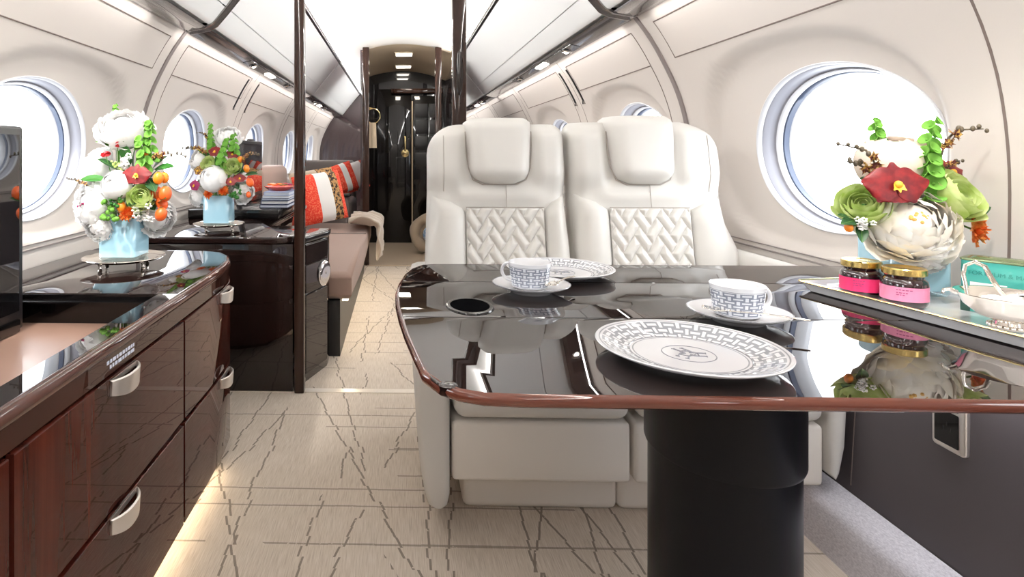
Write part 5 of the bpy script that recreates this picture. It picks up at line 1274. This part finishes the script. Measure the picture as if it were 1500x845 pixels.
def stem_to(parent, c, axis, foot, r=0.0022, m='stem'):
    c = Vector(c); f = Vector(foot); mid = Vector((c.x*0.25+f.x*0.75, c.y*0.25+f.y*0.75, max((c.z+f.z)/2, f.z+0.155)))
    mb = MB(); pts = [c*(1-t_)**2 + mid*2*t_*(1-t_) + f*t_**2 for t_ in [i/8 for i in range(9)]]
    tube(mb, pts, r, 6); obj('stem', mb, m, parent)
def shell(mb, Mx, rad, th0, th1, half, az, flare=0.0, ruf=0.0, stretch=1.0, rnd=R, nu=8, nv=8, tip=0.22, base=0.30):
    """a cupped petal lying on a globe: th is the angle from the stem end, half its half width in radians"""
    ph = rnd.random()*6.3
    def f(u, v):
        t_ = 2*v-1; th = th0 + (th1-th0)*u*(1 - tip*abs(t_)**2.2)
        th += ruf*(0.9*sin(ph*3+9*t_) + 0.6*sin(ph+17*t_))*u**4
        th = min(th, 3.02)
        wd = half*(base + (1-base)*sin(pi*min(0.5, 0.5*u/0.62)))*(1 - 0.18*max(0, u-0.75)/0.25)
        a = az + t_*wd/max(0.42, sin(th))
        rr = rad*(1 + flare*u**3 + ruf*sin(ph+5.5*t_)*u**2 + 0.03*abs(t_)*u)
        return Mx @ Vector((rr*sin(th)*cos(a), rr*sin(th)*sin(a), -rr*cos(th)*stretch))
    grid(mb, f, nu, nv)
def peony(parent, c, r, m, axis, label, core, foot, rnd):
    Mx = frame(c, axis, rnd.random()*6); mb = MB()
    for n_, k, t1, hf, fl in ((8, 1.0, 1.50, 0.62, 0.20), (9, 0.97, 1.78, 0.56, 0.14), (9, 0.92, 1.98, 0.54, 0.10), (9, 0.86, 2.14, 0.52, 0.08), (9, 0.79, 2.28, 0.52, 0.07), (8, 0.72, 2.40, 0.50, 0.06), (8, 0.64, 2.50, 0.50, 0.07), (7, 0.56, 2.58, 0.5, 0.08), (6, 0.47, 2.62, 0.55, 0.10), (5, 0.38, 2.64, 0.6, 0.12)):
        for i in range(n_):
            az = 2*pi*i/n_ + rnd.uniform(-.2, .2) + n_*0.9 + k*5
            shell(mb, Mx, r*k*rnd.uniform(.93, 1.05), 0.6, t1*rnd.uniform(.93, 1.05), hf*rnd.uniform(.85, 1.2), az, fl*rnd.uniform(.5, 1.5), 0.045 if m == 'white_petal' else 0.026, 0.90, rnd, 8, 10, 0.16)
    ball(mb, c, r*0.50, n=14, k=8)
    o = obj('peony', mb, m, parent, angle=180)
    if label: o['label'] = label
    if core:
        mb = MB()
        for i in range(30): ball(mb, Mx @ Vector((R.uniform(-.15, .15)*r, R.uniform(-.15, .15)*r, r*R.uniform(.40, .48))), 0.0036, n=6, k=4)
        obj('stamens', mb, 'stamen', o)
    stem_to(o, c, axis, foot, 0.003)
def bud_peony(parent, c, r, m, axis, label, core, foot, rnd):
    Mx = frame(c, axis, 1.0); mb = MB()
    for n_, k, t1, hf in ((5, 1.0, 2.35, 0.86), (5, 0.93, 2.6, 0.84), (4, 0.84, 2.9, 0.9), (4, 0.74, 3.05, 1.0)):
        for i in range(n_):
            shell(mb, Mx, r*k, 0.3, t1*rnd.uniform(.96, 1.03), hf, 2*pi*i/n_ + k*9, 0.0, 0.02, 0.95, rnd)
    ball(mb, c, r*0.62, n=16, k=10)
    o = obj('closed_bloom', mb, m, parent, angle=180)
    if label: o['label'] = label
    stem_to(o, c, axis, foot, 0.003)
def rose(parent, c, r, m, axis, label, core, foot, rnd):
    Mx = frame(c, axis, rnd.random()*6); mb = MB()
    for k in range(19):
        q = k/18; shell(mb, Mx, r*(1.0 - 0.80*q), 0.45, 1.72 + 0.78*q**0.7, 0.95 + 0.35*q, k*2.4, 0.20*(1-q)**1.5 + 0.10*q, 0.02, 1.0, rnd, 8, 8, 0.12)
    o = obj('rose', mb, m, parent, angle=180); mb = MB()
    for i in range(5): petal(mb, frame(Vector(c) - Vector(axis).normalized()*r*0.85, axis), r*0.9, r*0.2, 0.25, 2*pi*i/5, 0.3, 0, 0, 0, rnd)
    obj('sepals', mb, 'leaf', o); stem_to(o, c, axis, foot, 0.0026)
def orchid(parent, c, r, m, axis, label, core, foot, rnd):
    up = Vector((0, 0, 1)); a = Vector(axis).normalized(); xx = up.cross(a).normalized(); yy = a.cross(xx)
    Mx = Matrix(((xx.x, yy.x, a.x, c[0]), (xx.y, yy.y, a.y, c[1]), (xx.z, yy.z, a.z, c[2]), (0, 0, 0, 1)))
    mb = MB()
    for az, L, W in ((pi/2, 0.92, 0.36), (pi*1.24, 0.90, 0.36), (-pi*0.24, 0.90, 0.36)): petal(mb, Mx, r*L*0.92, r*W*1.25, 0.06, az, 0.1, -0.10, 0.02, 0, rnd, 8, 8, 0.42)
    for az in (0.14, pi-0.14): petal(mb, Mx @ Matrix.Translation((0, 0, 0.05*r)), r*1.05, r*0.60, 0.10, az, -0.10, -0.14, 0.03, 0, rnd, 9, 10, 0.36)
    o = obj('orchid', mb, m, parent, angle=180); mb = MB()
    ball(mb, Mx @ Vector((0, 0.02*r, 0.16*r)), 0.13*r, n=10, k=8)
    for az in (-pi/2, -pi*0.25, -pi*0.75): petal(mb, Mx @ Matrix.Translation((0, 0, 0.10*r)), r*0.30, r*0.12, 0.7, az, 0.4, -0.3, 0, 0, rnd, 4, 4)
    obj('lip', mb, 'yellow', o); stem_to(o, Vector(c) - a*0.004, axis, foot, 0.002)
def bells(parent, pts, r, foot, rnd):
    P = [Vector(p) for p in pts]; mb = MB(); tube(mb, [Vector(foot)] + P, 0.0028, 6); o = obj('bells_of_ireland', mb, 'bell', parent)
    L = sum((b-a).length for a, b in zip(P, P[1:])); n_ = max(7, int(L/(r*0.42)))
    for k in range(n_):
        s = k/(n_-1)*(len(P)-1); i = min(int(s), len(P)-2); p = P[i].lerp(P[i+1], s-i); d = (P[i+1]-P[i]).normalized()
        az = k*2.15; side = Vector((cos(az), sin(az)*0.8-0.45, 0.22)).normalized()
        rr = r*(1.0 - 0.42*k/n_); mm = frame(p + side*rr*0.35, (side + d*0.35), k)
        mb = MB(); lathe(mb, [(0.06*rr, 0), (0.34*rr, 0.12*rr), (0.60*rr, 0.42*rr), (0.86*rr, 0.66*rr), (1.0*rr, 0.72*rr), (0.97*rr, 0.75*rr), (0.80*rr, 0.69*rr), (0.54*rr, 0.45*rr), (0.26*rr, 0.17*rr), (1e-4, 0.12*rr)], 14, m=mm)
        ball(mb, mm @ Vector((0, 0, 0.28*rr)), 0.16*rr, n=6, k=5)
        obj('bell', mb, 'bell', o)
def spray(parent, pts, r, foot, rnd, m='brown_petal'):
    P = [Vector(p) for p in pts]; mb = MB(); tube(mb, [Vector(foot).lerp(P[0], 0.4)] + P, [0.0026] + [0.0022]*(len(P)-1) + [0.0012], 6); o = obj('orchid_spray', mb, 'bud', parent)
    n_ = max(5, min(10, int(sum((b-a).length for a, b in zip(P, P[1:]))/(r*1.05)) + 3))
    for k in range(n_):
        s = (0.15+0.85*k/(n_-1))*(len(P)-1); i = min(int(s), len(P)-2); p = P[i].lerp(P[i+1], s-i)
        side = Vector((rnd.uniform(-.6, .6), -0.6, rnd.uniform(-.5, .9))).normalized(); c = p + side*r*0.5; mb = MB()
        if k < n_*0.5:
            Mx = frame(c, side, rnd.random()*6)
            for j in range(5): petal(mb, Mx, r*1.1, r*0.34, 0.25, 2*pi*j/5, 0.2, -0.1, 0.02, 0, rnd, 4, 4, 0.7)
            ball(mb, c + side*0.15*r, 0.2*r, n=6, k=5); obj('blossom', mb, m, o, angle=180)
        else:
            ball(mb, c, 0.42*r*(1.15-0.06*k), 0.42*r*(1.15-0.06*k), 0.62*r*(1.1-0.06*k), 8, 6); obj('bud', mb, 'bud' if m == 'brown_petal' else m, o)
def marigold(parent, c, r, m, axis, label, core, foot, rnd):
    Mx = frame(c, axis); mb = MB()
    for n_, tl, k in ((16, 0.0, 1.0), (16, 0.3, 0.95), (14, 0.6, 0.85), (12, 0.9, 0.7), (9, 1.15, 0.55), (6, 1.4, 0.45)):
        for i in range(n_): petal(mb, Mx, r*k*rnd.uniform(.85, 1.1), r*0.17, tl+rnd.uniform(-.15, .15), 2*pi*i/n_ + n_ + rnd.uniform(-.1, .1), 0.6, 0.2, 0.10, 0, rnd, 4, 4, 0.35)
    o = obj('marigold', mb, m, parent, angle=180); stem_to(o, c, axis, foot)
def filler(parent, c, r, m, axis, label, core, foot, rnd):
    o = None; A = Vector(axis).normalized()
    mb = MB(); 
    for k in range(11):
        e = Vector((rnd.uniform(-1, 1), rnd.uniform(-.6, .6), rnd.uniform(-1, 1)))*r*0.8 + Vector(c); tube(mb, [Vector(c)-A*0.03, (Vector(c)-A*0.02).lerp(e, 0.5), e], 0.0009, 5)
        if k == 0: heads = []
        heads.append(e)
    o = obj('filler_sprig', mb, 'stem', parent)
    for e in heads:
        mb = MB(); Mx = frame(e, A + Vector((rnd.uniform(-.5, .5), 0, rnd.uniform(-.3, .6))))
        for j in range(5): ball(mb, Mx @ Vector((0.24*r*cos(2*pi*j/5), 0.24*r*sin(2*pi*j/5), 0)), 0.17*r, 0.17*r, 0.12*r, 8, 5)
        obj('floret', mb, m, o)
def kumquat(parent, c, r, m, foot, rnd):
    mb = MB(); ball(mb, c, r*0.95, r*0.95, r*1.18, 18, 12, Matrix.Rotation(rnd.uniform(-.6, .6), 4, 'Y')); o = obj('kumquat', mb, m, parent)
    mb = MB(); lathe(mb, [(1e-4, 0.10*r), (0.25*r, 0.06*r), (0.3*r, -0.04*r)], 8, (c[0], c[1], c[2]+1.16*r)); obj('calyx', mb, 'leaf_dark', o)
    stem_to(o, (c[0], c[1], c[2]), (0, -.3, .8), foot, 0.0012)
def leaf(parent, c, r, m, axis, foot, rnd):
    a = Vector(axis).normalized(); f = Vector((0, -0.6, 0.8)); s = a.cross(f).normalized(); n_ = s.cross(a)
    mb = MB(); base = Vector(c) - a*r
    def F(u, v):
        t_ = 2*v-1; w = r*0.46*sin(pi*min(1, 0.02+0.97*u))**0.8
        return base + a*(2*r*u) + s*(w*t_) + n_*(0.22*w*abs(t_) - 0.30*r*(u-0.5)**2)
    grid(mb, F, 10, 6); o = obj('leaf', mb, m, parent, angle=180)
    mb = MB(); tube(mb, [base + a*(2*r*i/6) - n_*(0.30*r*(i/6-0.5)**2-0.0006) for i in range(7)], [0.0011-0.0001*i for i in range(7)], 5); obj('midrib', mb, 'stem', o)
    stem_to(o, base, axis, foot, 0.0012)
def berries(parent, c, r, m, foot, rnd):
    mb = MB(); cc = Vector(c); pts = [cc + Vector((rnd.uniform(-1, 1), rnd.uniform(-.5, .3), rnd.uniform(-1, 1)))*r for _ in range(16)]
    for p in pts: tube(mb, [cc + Vector((0, 0.015, -r*0.4)), p], 0.0009, 4)
    o = obj('berry_sprig', mb, 'stem', parent)
    for p in pts:
        mb = MB(); ball(mb, p, r*0.25, n=10, k=8); obj('berry', mb, m, o)
    stem_to(o, cc + Vector((0, 0.015, -r*0.4)), (0, 0, 1), foot, 0.0014)
def redbud(parent, c, r, m, axis, foot, rnd):
    Mx = frame(Vector(c) - Vector(axis).normalized()*r, axis); mb = MB()
    for i in range(5): petal(mb, Mx, r*2, r*0.6, 1.2, 2*pi*i/5, 0.8, 0.35, 0, 0, rnd, 6, 5, 0.8)
    o = obj('red_bud', mb, m, parent, angle=180); stem_to(o, c, axis, foot, 0.0014)

def bouquet(key, vx, vy, vz, vh, label):
    rnd = random.Random(len(label)); b = thing('flower_bouquet', label, 'bouquet', (vx, vy, vz+0.03), 'flower bouquets in pale blue vases')
    for k, row in enumerate(BOUQ[key]):
        an = k*2.4; q = 0.028*sqrt((k % 9)/9); foot = (vx + q*cos(an), vy + q*sin(an), vz + 0.03)
        kind = row[0]
        if kind in ('peony', 'bud_peony', 'rose', 'orchid', 'marigold', 'filler'):
            _, x, y, z, r, m, ax, lb, core = row; globals()[kind](b, (x, y, z), r, m, ax, lb, core, foot, rnd)
        elif kind == 'bells': bells(b, row[1], row[2], foot, rnd)
        elif kind == 'spray': spray(b, row[1], row[2], foot, rnd, *(row[3:] or ()))
        elif kind == 'kumquat': kumquat(b, row[1:4], row[4], row[5], foot, rnd)
        elif kind == 'leaf': leaf(b, row[1:4], row[4], row[5], row[6], foot, rnd)
        elif kind == 'berries': berries(b, row[1:4], row[4], row[5], foot, rnd)
        elif kind == 'redbud': redbud(b, row[1:4], row[4], row[5], row[6], foot, rnd)
bouquet('RIGHT', 1.085, 1.310, TZ, 0.118, 'bouquet of cream peonies, lime roses and crimson orchids by the right window')
bouquet('LEFT', -0.90, 1.93, 0.7065, 0.135, 'bouquet of white peonies and orange kumquats on the near left credenza')
bouquet('FAR', -0.846, 2.785, 0.7155, 0.140, 'smaller looking bouquet in the second vase beside the dark post')
WORLD, COVE, WASH, EXPO, READ_FILL, FOOT_FILL = 11.0, 11.0, 1.2, 0.05, 20.0, 10.0
# ================================================================== LIGHT AND CAMERA
def area(name, loc, direction, sx, sy, power, color=(1, 1, 1), portal=False, spread=pi):
    l = bpy.data.lights.new(name, 'AREA'); l.shape = 'RECTANGLE'; l.size = sx; l.size_y = sy; l.energy = power; l.color = color; l.spread = spread
    o = bpy.data.objects.new(name, l); C.objects.link(o); o.location = loc
    d = Vector(direction).normalized(); z = -d; x = Vector((0, 1, 0)); y = z.cross(x).normalized()
    m = Matrix((x, y, z)).transposed(); o.rotation_euler = m.to_euler()
    if portal: l.cycles.is_portal = True
    return o
# daylight: bright overcast apron outside
w = bpy.data.worlds.new('daylight'); bpy.context.scene.world = w; w.use_nodes = True
nt = w.node_tree; bg = nt.nodes['Background']
tc = nt.nodes.new('ShaderNodeTexCoord'); sp = nt.nodes.new('ShaderNodeSeparateXYZ'); rp = nt.nodes.new('ShaderNodeValToRGB')
mth = nt.nodes.new('ShaderNodeMath'); mth.operation = 'MULTIPLY_ADD'; mth.inputs[1].default_value = 0.5; mth.inputs[2].default_value = 0.5
nt.links.new(tc.outputs['Generated'], sp.inputs[0]); nt.links.new(sp.outputs[2], mth.inputs[0]); nt.links.new(mth.outputs[0], rp.inputs[0])
e = rp.color_ramp.elements; e[0].position = 0.40; e[0].color = (0.64, 0.66, 0.68, 1); e[1].position = 0.56; e[1].color = (0.96, 0.98, 1.0, 1)
nt.links.new(rp.outputs[0], bg.inputs[0]); bg.inputs[1].default_value = WORLD
for cfg in (RIGHT, LEFT):
    for yc in cfg['w']:
        if yc < 6.2: area('window_portal', (cfg['s']*1.36, yc, ZC), (-cfg['s'], 0, 0), 0.74, 0.5, 1.0, portal=True)
# LED coves along the bins, downwash on the sidewalls
for s in (1, -1):
    for y0, y1 in ((Y_BACK+0.1, 2.4), (2.7, 6.0), (6.1, 9.2)):
        L = y1-y0
        area('ceiling_cove_light', (s*0.575, (y0+y1)/2, 1.990), (-s*0.75, 0, 0.45), L, 0.02, COVE*L*(1.0 if y0 < 0 else 1.2 if y0 < 4 else 2.2), (1.0, 0.985, 0.965))
        area('sidewall_wash_light', (s*0.972, (y0+y1)/2, 1.612), (s*0.50, 0, -1), L, 0.015, WASH*L, (1.0, 0.96, 0.93))
for x_, y_, z_ in SPOTS: area('vestibule_downlight', (x_, y_, z_), (0, 0, -1), 0.16, 0.14, 3.0, (1.0, 0.92, 0.80))
for s_, y_ in ADDED_READING:  # spots of the added near reading lights, aimed at the flowers
    l = bpy.data.lights.new('reading_fill_spot', 'SPOT'); l.energy = READ_FILL*(1.0 if s_ > 0 else 2.3); l.spot_size = radians(62); l.spot_blend = 0.7; l.shadow_soft_size = 0.02; l.color = (1.0, 0.96, 0.9)
    o = bpy.data.objects.new('reading_fill_spot', l); C.objects.link(o); o.location = (s_*0.940, y_, 1.600)
    tgt = Vector((s_*1.0, 1.25 if s_ > 0 else 1.95, 0.86)); o.rotation_euler = (tgt - o.location).to_track_quat('-Z', 'Y').to_euler()
area('footwell_fill', (1.195, 1.0, 0.640), (-0.35, 0, -1), 3.2, 0.02, FOOT_FILL, (0.97, 0.97, 1.0))  # added fill lamp, brightens the foot ledge and lower sidewall
mb = MB(); box(mb, 1.18, 1.222, -0.65, 2.62, 0.642, 0.652); struct('trim_15', mb, 'blackmat', 'slim housing of the added footwell fill light under the table', 'trim')  # housing made up to go with the added footwell lamp
area('sofa_floor_fill', (-0.272, 4.15, 0.276), (0.25, 0, -1), 2.1, 0.02, 2.0, (1.0, 0.88, 0.68))  # added lamp under the sofa seat, lifts the glow on the carpet
cam = bpy.data.cameras.new('camera'); cam.sensor_width = 36; cam.lens = 870/1500*36
cam.shift_x = (750-558)/1500; cam.shift_y = -(422.5-225)/1500; cam.clip_start = 0.02
co = bpy.data.objects.new('camera', cam); C.objects.link(co); co.location = (0, 0, 1.05); co.rotation_euler = (pi/2, 0, radians(1.65))
sc = bpy.context.scene; sc.camera = co
sc.view_settings.view_transform = 'Standard'; sc.view_settings.look = 'None'; sc.view_settings.gamma = 1.0; sc.view_settings.use_curve_mapping = False
sc.view_settings.exposure = EXPO
sc.cycles.use_denoising = True; sc.cycles.max_bounces = 10; sc.cycles.diffuse_bounces = 5; sc.cycles.glossy_bounces = 6; sc.cycles.transparent_max_bounces = 12
sc.cycles.sample_clamp_indirect = 8.0
